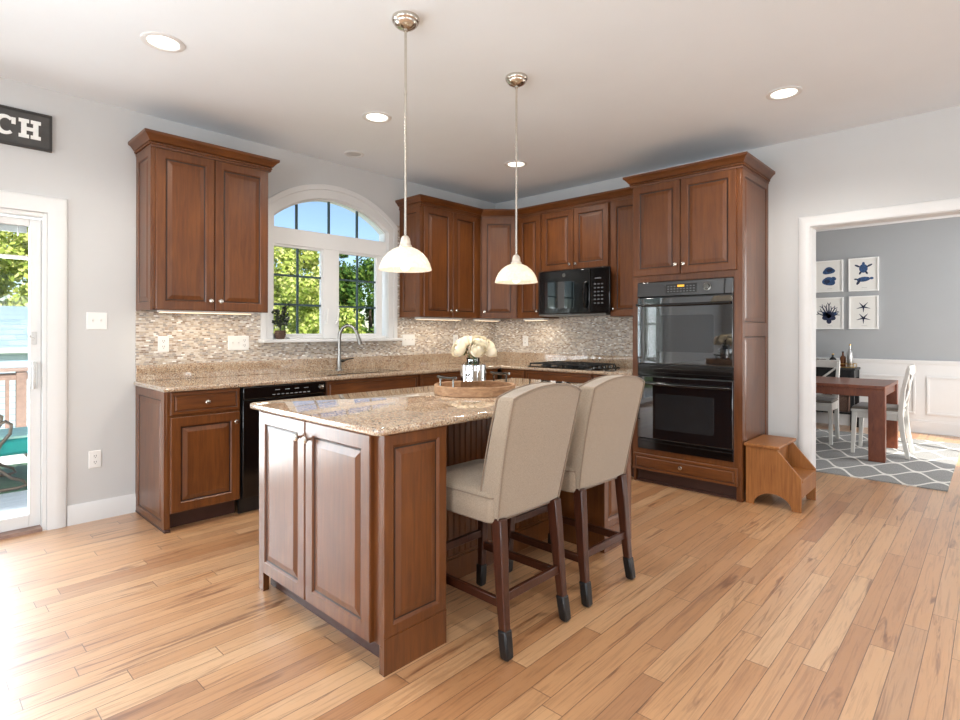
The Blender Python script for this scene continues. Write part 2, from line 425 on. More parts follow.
def tag(o, label, cat, group=None, kind=None):
    o['label'] = label; o['category'] = cat
    if group: o['group'] = group
    if kind: o['kind'] = kind
    return o
def thing(name, label, cat, loc=(0, 0, 0), group=None):
    o = bpy.data.objects.new(name, None); COL.objects.link(o); o.location = loc; o.empty_display_size = .1
    return tag(o, label, cat, group)
def struct(o, label=None, cat=None):
    o['kind'] = 'structure'
    if label: o['label'] = label
    if cat: o['category'] = cat
    return o
def sroot(name, label, cat, loc=(0, 0, 0)):
    o = bpy.data.objects.new(name, None); COL.objects.link(o); o.location = loc
    return struct(o, label, cat)
def copy_tree(o, loc=None, label=None, rz=None):
    c = o.copy(); COL.objects.link(c)
    if loc is not None: c.location = loc
    if label: c['label'] = label
    if rz is not None: c.rotation_euler = (0, 0, rz)
    for ch in list(o.children):
        k = ch.copy(); COL.objects.link(k); k.parent = c
        for g in list(ch.children):
            q = g.copy(); COL.objects.link(q); q.parent = k
    return c
X_, Y_, Z_ = V((1, 0, 0)), V((0, 1, 0)), V((0, 0, 1))

# ------------------------------------------------------------------ room shell
H = 2.8035
XW, YS = -8.8, -9.1            # west and south walls (behind the camera)
WT = .15
def wall_pieces(mb, fixed0, fixed1, axis, a0, a1, z0, z1, holes, m=None):
    # wall normal to 'axis' between fixed0..fixed1, spanning a0..a1, rectangular holes (b0,b1,c0,c1)
    cuts = sorted(set([a0, a1]+[h[0] for h in holes]+[h[1] for h in holes]))
    for u, w in zip(cuts, cuts[1:]):
        mid = (u+w)/2; zs = [(z0, z1)]
        for h in holes:
            if h[0] <= mid <= h[1]:
                zs = [r for p, q in zs for r in ((p, min(q, h[2])), (max(p, h[3]), q)) if r[1]-r[0] > 1e-4]
        for p, q in zs:
            if axis == 'y': mb.box(u, w, fixed0, fixed1, p, q, m)
            else: mb.box(fixed0, fixed1, u, w, p, q, m)
DX = 3.9                        # dining far wall
DN, DS = -.8, -5.45             # dining north / south walls
f = MB(); f.box(XW, 0, YS, 0, -.06, 0); f.box(0, DX, DS, DN, -.06, 0)
struct(f.build('floor', FLOOR, smooth=0), 'oak strip floor', 'floor')
c = MB(); c.box(XW-.15, .0, YS-.15, .15, H, H+.12); c.box(0, DX+.15, DS-.15, DN+.15, H, H+.12)
struct(c.build('ceiling', CEIL, smooth=0), 'white ceiling', 'ceiling')
# back wall (y=0): patio door hole, arched kitchen window hole
WX, WR, WZC = -2.196, .905, 1.565          # window centre, inner radius, arc centre height
PDL, PDR, PDT = -6.10, -4.283, 2.015
hw = .600
zsp = WZC+sqrt(WR**2-hw**2)
w = MB()
wall_pieces(w, 0, WT, 'y', XW-.15, WX-hw, 0, H, [(PDL, PDR, 0, PDT)])
wall_pieces(w, 0, WT, 'y', WX+hw, 0, 0, H, [])
w.box(WX-hw, WX+hw, 0, WT, 0, 1.185)
NA = 32
arc = [(WX-hw+2*hw*k/NA, 0) for k in range(NA+1)]
arc = [(x, WZC+sqrt(max(WR**2-(x-WX)**2, 0))) for x, _ in arc]
for (xa, za), (xb, zb) in zip(arc, arc[1:]):
    w.prism([(xa, za), (xb, zb), (xb, H), (xa, H)], (0, 0, 0), X_, Z_, Y_, WT)
struct(w.build('wall_back', WALL, smooth=0), 'light grey window wall', 'wall')
DOL, DOR, DOT = -3.315, -4.80, 2.108       # dining doorway
w = MB(); wall_pieces(w, 0, WT, 'x', YS-.15, 0, 0, H, [(DOR, DOL, 0, DOT)])
struct(w.build('wall_right', WALL, smooth=0), 'light grey wall behind the ovens with dining doorway', 'wall')
w = MB(); wall_pieces(w, XW-WT, XW, 'x', YS-.15, 0, 0, H, [(-6.2, -3.8, .5, 2.4), (-2.4, -.8, .6, 2.3)])
struct(w.build('wall_left', WALL, smooth=0), 'light grey west wall', 'wall')
w = MB(); wall_pieces(w, YS-WT, YS, 'y', XW-.15, .15, 0, H, [(-7.6, -5.6, .5, 2.4), (-3.8, -1.4, .5, 2.4)])
struct(w.build('wall_front', WALL, smooth=0), 'light grey rear wall', 'wall')
w = MB(); w.box(DX, DX+WT, DS-.15, DN+.15, 0, H); struct(w.build('wall_dining_far', DWALL, smooth=0), 'blue grey dining room wall', 'wall')
w = MB(); w.box(WT, DX, DN, DN+WT, 0, H); struct(w.build('wall_dining_north', DWALL, smooth=0), 'blue grey side wall', 'wall')
w = MB(); wall_pieces(w, DS-WT, DS, 'y', WT, DX, 0, H, [(1.3, 3.1, .5, 2.4)]); struct(w.build('wall_dining_south', DWALL, smooth=0), 'blue grey side wall with window', 'wall')
# simple window frames in the walls behind the camera and in the dining room
def far_window(n, axis, c0, a0, a1, z0, z1):
    m = MB(); t = .05
    def bx(a, b, p, q, d0=-.05, d1=.03):
        if axis == 'y': m.box(a, b, c0+d0, c0+d1, p, q)
        else: m.box(c0+d0, c0+d1, a, b, p, q)
    bx(a0, a1, z0, z0+t); bx(a0, a1, z1-t, z1); bx(a0, a0+t, z0+t, z1-t); bx(a1-t, a1, z0+t, z1-t)
    mid = (a0+a1)/2; bx(mid-.03, mid+.03, z0+t, z1-t); bx(a0+t, a1-t, (z0+z1)/2-.02, (z0+z1)/2+.02, -.02, .01)
    struct(m.build('window_%d' % n, TRIM, smooth=0), 'white window frame', 'window')
far_window(2, 'x', XW-.06, -6.2, -3.8, .5, 2.4); far_window(3, 'x', XW-.06, -2.4, -.8, .6, 2.3)
far_window(4, 'y', YS-.06, -7.6, -5.6, .5, 2.4); far_window(5, 'y', YS-.06, -3.8, -1.4, .5, 2.4)
far_window(6, 'y', DS-.06, 1.3, 3.1, .5, 2.4)
# baseboards
BBP = [(0, 0), (.016, 0), (.016, .10), (.010, .118), (.006, .128), (0, .128)]
def baseboard(name, path, i0=0):
    m = MB(); m.sweep(path, BBP, 0, len(path)-2); struct(m.build(name, TRIM), 'white baseboard', 'baseboard')
baseboard('baseboard_back', [(-4.178, 0), (-3.79, 0)])
baseboard('baseboard_back_west', [(XW, 0), (PDL-.12, 0)])
baseboard('baseboard_right', [(0, DOR-.12), (0, YS)])
baseboard('baseboard_right_stub', [(0, -3.03), (0, -3.243)])
baseboard('baseboard_front', [(0, YS), (XW, YS)]); baseboard('baseboard_left', [(XW, YS), (XW, 0)])
# dining doorway casing
m = MB()
CP = [(0, 0), (.014, 0), (.018, .012), (.018, .03), (.022, .04), (.022, .088), (.016, .10), (.0, .105)]
m.casing([(DOL-.012, 0), (DOL-.012, DOT-.012), (DOR+.012, DOT-.012), (DOR+.012, 0)], [(b*.80, a) for a, b in CP], lambda u, w_, d: (-d, u, w_))
m.box(0, WT, DOL-.018, DOL, 0, DOT); m.box(0, WT, DOR, DOR+.018, 0, DOT); m.box(0, WT, DOR+.018, DOL-.018, DOT-.018, DOT)
m.box(WT, WT+.018, DOL-.012, DOL+.09, 0, DOT+.09); m.box(WT, WT+.018, DOR-.09, DOR+.012, 0, DOT+.09); m.box(WT, WT+.018, DOR+.012, DOL-.012, DOT-.012, DOT+.09)
struct(m.build('trim_1', TRIM, bevel=.002), 'white casing of the dining room doorway', 'door casing')
# dining wainscot, rail, crown
m = MB()
m.box(DX-.012, DX, DS, DN, .15, .87); m.box(DX-.022, DX, DS, DN, 0, .15); m.box(DX-.018, DX, DS, DN, .15, .165)
m.box(DX-.035, DX, DS, DN, .885, .912); m.box(DX-.024, DX, DS, DN, .862, .885)
for a, b in ((-3.643, -2.42), (-2.31, -1.0), (-4.99, -3.752)):
    for (p, q, r, s) in ((a, b, .237, .262), (a, b, .687, .712), (a, a+.025, .262, .687), (b-.025, b, .262, .687)):
        m.box(DX-.026, DX-.012, p, q, r, s)
struct(m.build('trim_2', TRIM, bevel=.003), 'white panelled wainscot with chair rail in the dining room', 'wainscot')
m = MB(); m.prism([(0, 0), (-.02, 0), (-.03, .02), (-.085, .09), (-.10, .10), (-.10, .135), (0, .135)], (DX, DS, H-.135), X_, Z_, Y_, DN-DS)
struct(m.build('trim_3', TRIM), 'white crown moulding in the dining room', 'crown moulding')

# ------------------------------------------------------------------ kitchen window
wr = sroot('window_1', 'arched white kitchen window over the sink', 'window', (WX, 0, 1.19))
def arch_ring(mb, ro, ri, ho, hi, zb, y0, y1, n=40, mat=None):
    # closed arch strip: outer radius ro half width ho, inner ri/hi, from zb up
    def half(r, h):
        zs = sqrt(r*r-h*h)
        a0 = atan2(zs, h)
        return [(h, zb-WZC)]+[(r*cos(a0+(pi-2*a0)*k/n), r*sin(a0+(pi-2*a0)*k/n)) for k in range(n+1)]+[(-h, zb-WZC)]
    A = half(ro, ho); B = half(ri, hi)
    rs = [[V((WX+a[0], y0, WZC+a[1])), V((WX+a[0], y1, WZC+a[1])), V((WX+b[0], y1, WZC+b[1])), V((WX+b[0], y0, WZC+b[1]))] for a, b in zip(A, B)]
    mb.rings(rs, mat)
m = MB(); arch_ring(m, 1.023, .975, .701, .655, 1.2, -.022, 0); arch_ring(m, .975, .898, .655, .592, 1.2, -.016, 0)
m.build('casing', TRIM, wr, bevel=.003)
m = MB(); m.box(-2.915, -1.478, -.085, .12, 1.172, 1.200); m.build('sill', TRIM, wr, bevel=.006)
m = MB(); arch_ring(m, .905, .896, .600, .590, 1.2, 0, .14); m.build('jamb', TRIM, wr)
m = MB()
m.box(WX-.59, WX+.59, .012, .07, 2.005, 2.135); m.box(-2.310, -2.150, .012, .07, 1.2, 2.005)
m.box(WX-.59, -2.311, .014, .07, 1.2, 1.225); m.box(-2.149, WX+.59, .014, .07, 1.2, 1.225)
m.build('mullion', TRIM, wr, bevel=.004)
SASH = [(-2.785, -2.3105, -2.7695, -2.322), (-2.1495, -1.655, -2.142, -1.7246)]
for a, b, gl, gr in SASH:
    m = MB()
    m.box(a, gl, .02, .06, 1.2255, 2.0045); m.box(gr, b, .02, .06, 1.2255, 2.0045); m.box(gl, gr, .02, .06, 1.2255, 1.245); m.box(gl, gr, .02, .06, 1.985, 2.0045)
    s = m.build('sash', TRIM, wr, bevel=.003)
    m = MB(); m.box(gl, gr, .038, .042, 1.245, 1.985); m.build('pane', GLASS, s, smooth=0)
    m = MB(); mid = (gl+gr)/2
    m.box(mid-.008, mid+.008, .032, .048, 1.245, 1.985)
    for z in (1.495, 1.745): m.box(gl, mid-.008, .031, .049, z-.009, z+.009); m.box(mid+.008, gr, .031, .049, z-.009, z+.009)
    m.build('grille', MUNTIN, s, smooth=0)
m = MB(); arch_ring(m, .896, .882, .590, .572, 2.135, .02, .06); m.box(WX-.572, WX+.572, .02, .06, 2.135, 2.15); m.build('arch_sash', TRIM, wr)
m = MB()
ag = [(-.572+1.144*k/24) for k in range(25)]
m.prism([(WX-.572, 2.15)]+[(WX+.572, 2.15)]+[(WX+x, WZC+sqrt(.882**2-x*x)) for x in ag[::-1]], (0, .038, 0), X_, Z_, Y_, .004)
m.build('arch_pane', GLASS, wr, smooth=0)
m = MB()
for x in (-2.556, -2.239, -1.937): m.box(x-.009, x+.009, .032, .05, 2.15, WZC+sqrt(.882**2-(x-WX)**2))
m.build('arch_grille', MUNTIN, wr, smooth=0)
for x in (-2.285, -2.175):
    m = MB(); m.box(x-.012, x+.012, -.004, .012, 1.33, 1.36); m.tube([(x, -.002, 1.345), (x, -.016, 1.37), (x, -.024, 1.43), (x+.006, -.020, 1.47)], .008); m.build('sash_lock', WHITE, wr, bevel=.002)

# ------------------------------------------------------------------ patio door
pr = sroot('door_1', 'white sliding glass patio door', 'door', (-5.19, 0, 0))
m = MB()
m.casing([(PDL, 0), (PDL, PDT), (PDR, PDT), (PDR, 0)], [(-b, a) for a, b in CP], lambda u, w_, d: (u, -d, w_))
m.build('casing', TRIM, pr, bevel=.001)
m = MB(); m.box(PDR-.022, PDR, 0, .15, 0, PDT); m.box(PDL, PDL+.022, 0, .15, 0, PDT); m.box(PDL+.022, PDR-.022, 0, .15, PDT-.03, PDT)
m.build('frame', TRIM, pr, bevel=.003)
m = MB(); m.box(PDL+.022, PDR-.022, -.012, .15, 0, .022); m.build('threshold', RAILW, pr)
def slider(x0, x1, y0, handle):
    m = MB(); st = .060
    m.box(x0, x0+st, y0, y0+.045, .03, 1.975); m.box(x1-st, x1, y0, y0+.045, .03, 1.975)
    m.box(x0+st, x1-st, y0, y0+.045, .03, .108); m.box(x0+st, x1-st, y0, y0+.045, 1.925, 1.975)
    s = m.build('sliding_panel', TRIM, pr, bevel=.004)
    m = MB(); m.box(x0+st, x1-st, y0+.02, y0+.025, .108, 1.925); m.build('pane', GLASS, s, smooth=0)
    m = MB(); m.box(x0+st, x1-st, y0+.008, y0+.036, 1.715, 1.738); m.build('grille', TRIM, s)
    if handle:
        hx = x1-st*.62
        m = MB(); m.tube([(hx, y0, 1.065), (hx-.004, y0-.03, 1.062), (hx-.006, y0-.048, 1.04), (hx-.006, y0-.052, .985), (hx-.006, y0-.048, .93), (hx-.004, y0-.03, .908), (hx, y0, .905)], .009, 10)
        m.box(hx-.018, hx+.018, y0-.006, y0, .90, 1.07); m.build('handle', SATIN, s, bevel=.002)
        m = MB(); m.box(hx-.012, hx+.012, y0-.008, y0, 1.18, 1.26); m.tube([(hx, y0-.01, 1.215), (hx-.03, y0-.02, 1.235)], .006); m.build('latch', SATIN, s, bevel=.002)
slider(-5.23, PDR-.022, .04, True); slider(PDL+.022, -5.15, .09, False)
bl = MB()
for k in range(9): bl.box(-5.16, -4.375, .062, .064+.02, 1.885+k*.006, 1.888+k*.006)
bl.box(-5.17, -4.37, .056, .084, 1.935, 1.965)
bl.tube([(-4.42, .055, 1.935), (-4.42, .054, 1.86)], .004, 6)
tag(bl.build('window_blind', SILVERP), 'raised pale slat blind at the top of the patio door glass', 'blind')

# ------------------------------------------------------------------ tile and granite
t = MB(); t.box(-3.79, -2.897, -.008, 0, 1.026, 1.412); t.box(-2.897, -1.495, -.008, 0, 1.026, 1.173)
t.box(-1.4952, -1.395, -.008, 0, 1.026, 2.33); t.box(-1.395, -.0081, -.008, 0, 1.026, 1.412)
struct(t.build('wall_backsplash_back', MOSA, smooth=0), 'glass and stone mosaic backsplash under the window', 'backsplash')
t = MB(); t.box(-.008, 0, -2.14, 0, 1.026, 1.47); struct(t.build('wall_backsplash_right', MOSA, smooth=0), 'glass and stone mosaic backsplash behind the cooktop', 'backsplash')

ZC0, ZC1 = .884, .914
def nose(d0):      # edge profile (out, z)
    r = .015
    return [(0, ZC0), (d0-.008, ZC0)]+[(d0-.008+.008*cos(a), (ZC0+ZC1)/2+r*sin(a)) for a in [(-pi/2+pi*k/8) for k in range(9)]]+[(0, ZC1)]
ct = thing('countertop', 'beige granite L-shaped worktop along the window and cooktop walls', 'countertop', (-.4, -.4, ZC0))
m = MB()
SX0, SX1, SY0, SY1 = -2.58, -1.80, -.53, -.13
YF = -.625
m.sweep([(-3.782, -.002), (-3.782, YF), (-.625, YF), (-.625, -2.132)], nose(.02), 0, 2)
m.box(-3.782, SX0, YF, -.002, ZC0, ZC1); m.box(SX1, -.002, YF, -.002, ZC0, ZC1); m.box(SX0, SX1, YF, SY0, ZC0, ZC1); m.box(SX0, SX1, SY1, -.002, ZC0, ZC1)
m.box(-.625, -.002, -2.132, YF, ZC0, ZC1)
m.build('slab', GRAN, ct, smooth=30)
m = MB(); m.box(-3.79, -.002, -.022, -.002, ZC1, 1.026); m.box(-.022, -.002, -2.132, -.022, ZC1, 1.026)
m.build('upstand', GRAN, ct, bevel=.002)
sk = thing('sink', 'stainless undermount sink set in the worktop under the window', 'sink', (-2.19, -.33, .70))
m = MB()
def bowl(x0, x1):
    m.rings([[(x0+i, SY0+i, z), (x1-i, SY0+i, z), (x1-i, SY1-i, z), (x0+i, SY1-i, z)] for i, z in ((0, ZC0-.001), (.004, .74), (.03, .70))], None, False)
    m.face([m.b.verts.new(p) for p in ((x0+.03, SY0+.03, .70), (x1-.03, SY0+.03, .70), (x1-.03, SY1-.03, .70), (x0+.03, SY1-.03, .70))])
bowl(SX0, -2.2); bowl(-2.18, SX1); m.box(-2.2, -2.18, SY0, SY1, .80, ZC0-.004)
m.build('basin', DSTEEL, sk)
for x in (-2.39, -1.99): m = MB(); m.cyl((x, -.33, .701), (x, -.33, .706), .04); m.build('drain', STEEL, sk)
fc = thing('faucet', 'brushed steel gooseneck faucet behind the sink', 'faucet', (-2.205, -.085, ZC1))
m = MB(); bx, by = -2.205, -.085; dx, dy = .60, -.80
m.lathe((bx, by, ZC1), [(.030, 0), (.030, .006), (.024, .012), (.019, .03), (.017, .14)], 20)
m.tube([(bx+dx*a, by+dy*a, z) for a, z in [(0, 1.04), (0, 1.16), (0, 1.21), (.008, 1.255), (.03, 1.295), (.065, 1.318), (.10, 1.318), (.135, 1.295), (.158, 1.262), (.172, 1.225)]], .0150, 14)
m.build('spout', STEEL, fc)
m = MB(); e = [(bx+dx*a, by+dy*a, z) for a, z in [(.172, 1.228), (.18, 1.20), (.195, 1.15)]]; m.tube(e, [.014, .017, .020], 14); m.build('spray_head', STEEL, fc)
m = MB(); m.cyl((bx, by, 1.0), (bx+.045, by-.01, 1.0), .014, .012); m.tube([(bx+.04, by-.01, 1.0), (bx+.07, by-.02, 1.012), (bx+.13, by-.03, 1.02)], [.008, .006, .006]); m.build('lever', DSTEEL, fc)

# ------------------------------------------------------------------ cabinet helpers
DOORR = [(0, 0), (0, .016), (.0035, .020), (.056, .020), (.059, .0165), (.062, .0125), (.070, .0115), (.074, .0125), (.098, .0185), (.102, .0185)]
DOORG = (5,)
DRAWR = [(0, 0), (0, .014), (.004, .017), (.020, .0175), (.023, .0145), (.027, .0145), (.033, .0195), (.036, .0195)]
DRAWG = (3,)
SIDER = [(0, 0), (0, .012), (.052, .012), (.056, .005), (.062, .0035), (.068, .005), (.092, .010), (.095, .010)]
SIDEG = (3,)
def door(parent, O, U, N, w, h, knob=None, name='door', rings=DOORR, gl=DOORG, mat=CH):
    m = MB(); m.panel(O, U, Z_, N, w, h, rings, mat, GLAZE, gl); d = m.build(name, None, parent, smooth=0)
    if knob:
        p = V(O)+V(U)*knob[0]+Z_*knob[1]+V(N)*.02
        m = MB(); m.lathe(p, [(.006, 0), (.006, .010), (.010, .013), (.0155, .018), (.0165, .023), (.013, .028), (.004, .030)], 14, None, N)
        m.build('knob', NICKEL, d)
    return d
def side(parent, O, U, N, w, h, name='side_panel', rings=SIDER, gl=SIDEG):
    m = MB(); m.panel(O, U, Z_, N, w, h, rings, CH, GLAZE, gl); return m.build(name, None, parent, smooth=0)
CROWN = [(-.02, 2.488), (.010, 2.488), (.012, 2.500), (.009, 2.503), (.009, 2.521), (.022, 2.524), (.030, 2.536), (.044, 2.553), (.054, 2.559), (.058, 2.565), (.058, 2.580), (-.02, 2.580)]
def crown(parent, path, i0, i1):
    m = MB(); m.sweep(path, CROWN, i0, i1); m.build('crown_moulding', CHH, parent, smooth=25)
def rope(parent, pts, z=2.512):
    m = MB(); r, a = .0062, .005
    for (x0, y0, x1, y1, nx, ny) in pts:
        L = hypot(x1-x0, y1-y0); n = int(L/.0145)*6
        d = V((x1-x0, y1-y0, 0))/L; N = V((nx, ny, 0)); c = V((x0, y0, z))
        for ph in (0, pi):
            m.tube([c+d*(L*k/n)+N*(.0145+a*cos(ph+2*pi*k/6))+Z_*(a*sin(ph+2*pi*k/6)) for k in range(n+1)], .0052, 5)
    m.build('rope_moulding', CHH, parent)
ZB, ZT = 1.408, 2.49
SY_ = V((0, -1, 0)); SX_ = V((-1, 0, 0))

# left upper cabinet
cb = thing('wall_cabinet', 'tall two-door cherry wall cabinet left of the arched window', 'cabinet', (-3.385, -.16, ZB))
m = MB(); m.box(-3.778, -2.984, -.325, -.002, ZB+.012, ZT); m.box(-3.778, -3.745, -.325, -.30, ZB, ZB+.012); m.box(-3.778, -2.984, -.325, -.305, ZB, ZB+.012); m.build('body', CH, cb, bevel=.002)
door(cb, (-3.762, -.325, 1.412), X_, SY_, .374, 1.073, (.345, .068)); door(cb, (-3.382, -.325, 1.412), X_, SY_, .388, 1.073, (.032, .068))
side(cb, (-3.778, -.005, ZB), SY_, SX_, .318, ZT-ZB)
pth = [(-3.782, -.001), (-3.782, -.33), (-2.98, -.33), (-2.98, -.001)]
crown(cb, pth, 0, 2); rope(cb, [(-3.782, -.01, -3.782, -.345, -1, 0), (-3.795, -.33, -2.967, -.33, 0, -1)])
# right upper run
RUN = [(-1.454, -.001), (-1.454, -.33), (-.608, -.33), (-.33, -.608), (-.33, -.94), (-.33, -1.74), (-.33, -2.132)]
cb = thing('wall_cabinet', 'two-door cherry wall cabinet right of the arched window', 'cabinet', (-1.03, -.16, ZB))
m = MB(); m.box(-1.45, -.61, -.325, -.002, ZB, ZT); m.build('body', CH, cb, bevel=.002)
door(cb, (-1.425, -.325, 1.412), X_, SY_, .384, 1.075, (.35, .068)); door(cb, (-1.035, -.325, 1.412), X_, SY_, .366, 1.075, (.034, .068))
side(cb, (-1.45, -.009, ZB), SY_, SX_, .312, ZT-ZB); crown(cb, RUN, 0, 1)
cb = thing('corner_wall_cabinet', 'single-door cherry cabinet set diagonally across the corner', 'cabinet', (-.3, -.3, ZB))
m = MB(); m.prism([(-.609, -.002), (-.609, -.325), (-.325, -.609), (-.002, -.609), (-.002, -.002)], (0, 0, ZB), X_, Y_, Z_, ZT-ZB); m.build('body', CH, cb, bevel=.002)
dU = V((1, -1, 0)).normalized(); dN = V((-1, -1, 0)).normalized()
door(cb, V((-.609, -.325, 1.412))+dU*.012, dU, dN, .378, 1.075, (.034, .068)); crown(cb, RUN, 2, 2)
cb = thing('wall_cabinet', 'narrow cherry wall cabinet between the corner unit and the microwave', 'cabinet', (-.16, -.775, ZB))
m = MB(); m.box(-.325, -.002, -.939, -.611, ZB, ZT); m.build('body', CH, cb, bevel=.002)
door(cb, (-.325, -.632, 1.412), SY_, SX_, .300, 1.075, (.268, .068)); crown(cb, RUN, 3, 3)
cb = thing('wall_cabinet', 'short two-door cherry cabinet above the microwave', 'cabinet', (-.16, -1.34, 1.885))
m = MB(); m.box(-.325, -.002, -1.739, -.941, 1.88, ZT); m.build('body', CH, cb, bevel=.002)
door(cb, (-.325, -.948, 1.886), SY_, SX_, .388, .60, (.356, .05)); door(cb, (-.325, -1.342, 1.886), SY_, SX_, .390, .60, (.034, .05)); crown(cb, RUN, 4, 4)
cb = thing('wall_cabinet', 'single-door cherry wall cabinet between the microwave and the oven tower', 'cabinet', (-.16, -1.93, ZB))
m = MB(); m.box(-.325, -.002, -2.132, -1.741, ZB, ZT); m.build('body', CH, cb, bevel=.002)
door(cb, (-.325, -1.757, 1.412), SY_, SX_, .372, 1.075, (.03, .068)); crown(cb, RUN, 5, 5)
# oven tower
OX, OY0, OY1 = -.635, -2.135, -3.01
cb = thing('oven_cabinet', 'full-height cherry cabinet housing the double wall oven', 'cabinet', (-.32, -2.57, 0))
m = MB()
m.box(OX+.02, -.002, OY1, OY1+.02, 0, ZT); m.box(OX+.02, -.002, OY0-.02, OY0, 0, ZT)
m.box(OX, OX+.02, OY1, -2.962, .11, ZT); m.box(OX, OX+.02, -2.19, OY0, .11, ZT)
m.box(OX, OX+.02, -2.962, -2.19, 1.68, ZT); m.box(OX, OX+.02, -2.962, -2.19, .11, .292)
m.box(OX+.02, -.002, OY1+.02, OY0-.02, ZT-.02, ZT); m.box(OX+.02, -.002, OY1+.02, OY0-.02, 1.70, 1.72); m.box(OX+.02, -.002, OY1+.02, OY0-.02, .25, .27)
m.box(-.022, -.002, OY1+.02, OY0-.02, .11, ZT)
m.box(OX, OX+.05, OY1, OY1+.03, 0, .11)
m.build('body', CH, cb, bevel=.002)
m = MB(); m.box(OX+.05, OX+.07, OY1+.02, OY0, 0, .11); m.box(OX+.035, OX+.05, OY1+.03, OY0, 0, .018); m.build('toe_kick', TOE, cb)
door(cb, (OX, -2.147, 1.731), SY_, SX_, .406, .755, (.376, .075)); door(cb, (OX, -2.559, 1.731), SY_, SX_, .424, .755, (.03, .075))
door(cb, (OX, -2.150, .112), SY_, SX_, .842, .134, (.415, .072), 'drawer', DRAWR, DRAWG, CHH)
side(cb, (OX+.002, OY1, 1.285), X_, SY_, .630, ZT-1.285); side(cb, (OX+.002, OY1, .0), X_, SY_, .630, 1.285, 'side_panel', [(0, 0), (0, .012), (.052, .012), (.056, .005), (.062, .0035), (.068, .005), (.092, .010), (.095, .010)])
OP = [(-.392, -2.131), (OX-.004, -2.131), (OX-.004, OY1-.006), (-.001, OY1-.006)]
crown(cb, OP, 0, 2); rope(cb, [(OX-.004, -2.118, OX-.004, OY1-.02, -1, 0), (OX-.02, OY1-.006, -.01, OY1-.006, 0, -1)])

# ------------------------------------------------------------------ base cabinets
BF = -.605
cb = thing('base_cabinet', 'cherry base cabinet with one drawer and one door at the left end of the worktop', 'cabinet', (-3.55, -.3, 0))
m = MB(); m.box(-3.778, -3.318, BF, -.002, .11, ZC0-.001); m.box(-3.778, -3.755, BF, -.002, 0, .11); m.build('body', CH, cb, bevel=.002)
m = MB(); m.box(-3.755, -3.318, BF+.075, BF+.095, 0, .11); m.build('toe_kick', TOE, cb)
door(cb, (-3.757, BF, .734), X_, SY_, .432, .142, (.216, .068), 'drawer', DRAWR, DRAWG, CHH)
door(cb, (-3.757, BF, .117), X_, SY_, .432, .600, (.402, .535))
side(cb, (-3.778, -.005, .0), SY_, SX_, .598, ZC0-.003, 'side_panel', SIDER, SIDEG)
m = MB(); m.box(-3.792, -3.778, BF-.012, -.002, 0, .018); m.box(-3.792, -3.755, BF-.014, BF, 0, .018); m.build('shoe_moulding', TOE, cb, bevel=.004)
# dishwasher
dw = thing('dishwasher', 'black dishwasher built in between base cabinets', 'dishwasher', (-2.99, -.3, 0))
m = MB(); m.box(-3.312, -2.672, BF, -.03, .10, ZC0-.002); m.build('body', BLACKM, dw)
m = MB(); m.box(-3.308, -2.676, BF-.028, BF, .115, .79); m.build('door', BLACK, dw, bevel=.004)
m = MB(); m.box(-3.308, -2.676, BF-.034, BF, .795, .878); m.build('control_panel', BLACK, dw, bevel=.005)
for k in range(9): m = MB(); m.box(-3.10+k*.034, -3.10+k*.034+.020, BF-.0352, BF-.034, .812, .817); m.build('marking', PRINTGREY, dw, smooth=0)
for k in range(4): m = MB(); m.box(-3.08+k*.075, -3.08+k*.075+.034, BF-.0352, BF-.034, .845, .849); m.build('marking', PRINTGREY, dw, smooth=0)
m = MB(); m.lathe((-2.715, BF-.034, .84), [(.020, 0), (.020, .006), (.016, .018), (.004, .02)], 18, None, SY_); m.build('knob', NICKEL, dw)
m = MB(); m.box(-3.312, -2.672, BF+.03, BF+.05, 0, .10); m.build('toe_kick', BLACKM, dw)
def base_unit(name, label, x0, x1, fronts, run):
    cb = thing(name, label, 'cabinet', ((x0+x1)/2, -.3, 0) if run == 'b' else (-.3, (x0+x1)/2, 0))
    m = MB(); t = MB()
    if run == 'b': m.box(x0, x1, BF, -.002, .11, .68 if 'sink' in label else ZC0-.001); m.box(x0, x1, BF, BF+.02, .68, ZC0-.001); t.box(x0, x1, BF+.075, BF+.095, 0, .11)
    else: m.box(-.605, -.002, x1, x0, .11, ZC0-.001); t.box(-.53, -.51, x1, x0, 0, .11)
    m.build('body', CH, cb, bevel=.002); t.build('toe_kick', TOE, cb)
    for a, b, z0, z1, kind, kn in fronts:
        O = (a, BF, z0) if run == 'b' else (-.605, a, z0)
        door(cb, O, X_ if run == 'b' else SY_, SY_ if run == 'b' else SX_, abs(b-a), z1-z0, kn, kind, DRAWR if kind != 'door' else DOORR, DRAWG if kind != 'door' else DOORG, CH if kind == 'door' else CHH)
base_unit('base_cabinet', 'cherry base cabinet under the sink with a wide false drawer front', -2.668, -1.722, [(-2.655, -1.733, .734, .876, 'drawer_front', None), (-2.655, -2.197, .117, .717, 'door', (.42, .53)), (-2.19, -1.733, .117, .717, 'door', (.04, .53))], 'b')
base_unit('base_cabinet', 'cherry base cabinet between the sink unit and the corner', -1.718, -.640, [(-1.705, -1.20, .734, .876, 'drawer', (.25, .05)), (-1.19, -.66, .734, .876, 'drawer', (.26, .05)), (-1.705, -1.20, .117, .717, 'door', (.46, .53)), (-1.19, -.66, .117, .717, 'door', (.04, .53))], 'b')
base_unit('base_cabinet', 'narrow cherry base cabinet at the corner left of the cooktop', -.632, -.948, [(-.665, -.937, .734, .876, 'drawer', (.136, .05)), (-.665, -.937, .117, .717, 'door', (.24, .53))], 'r')
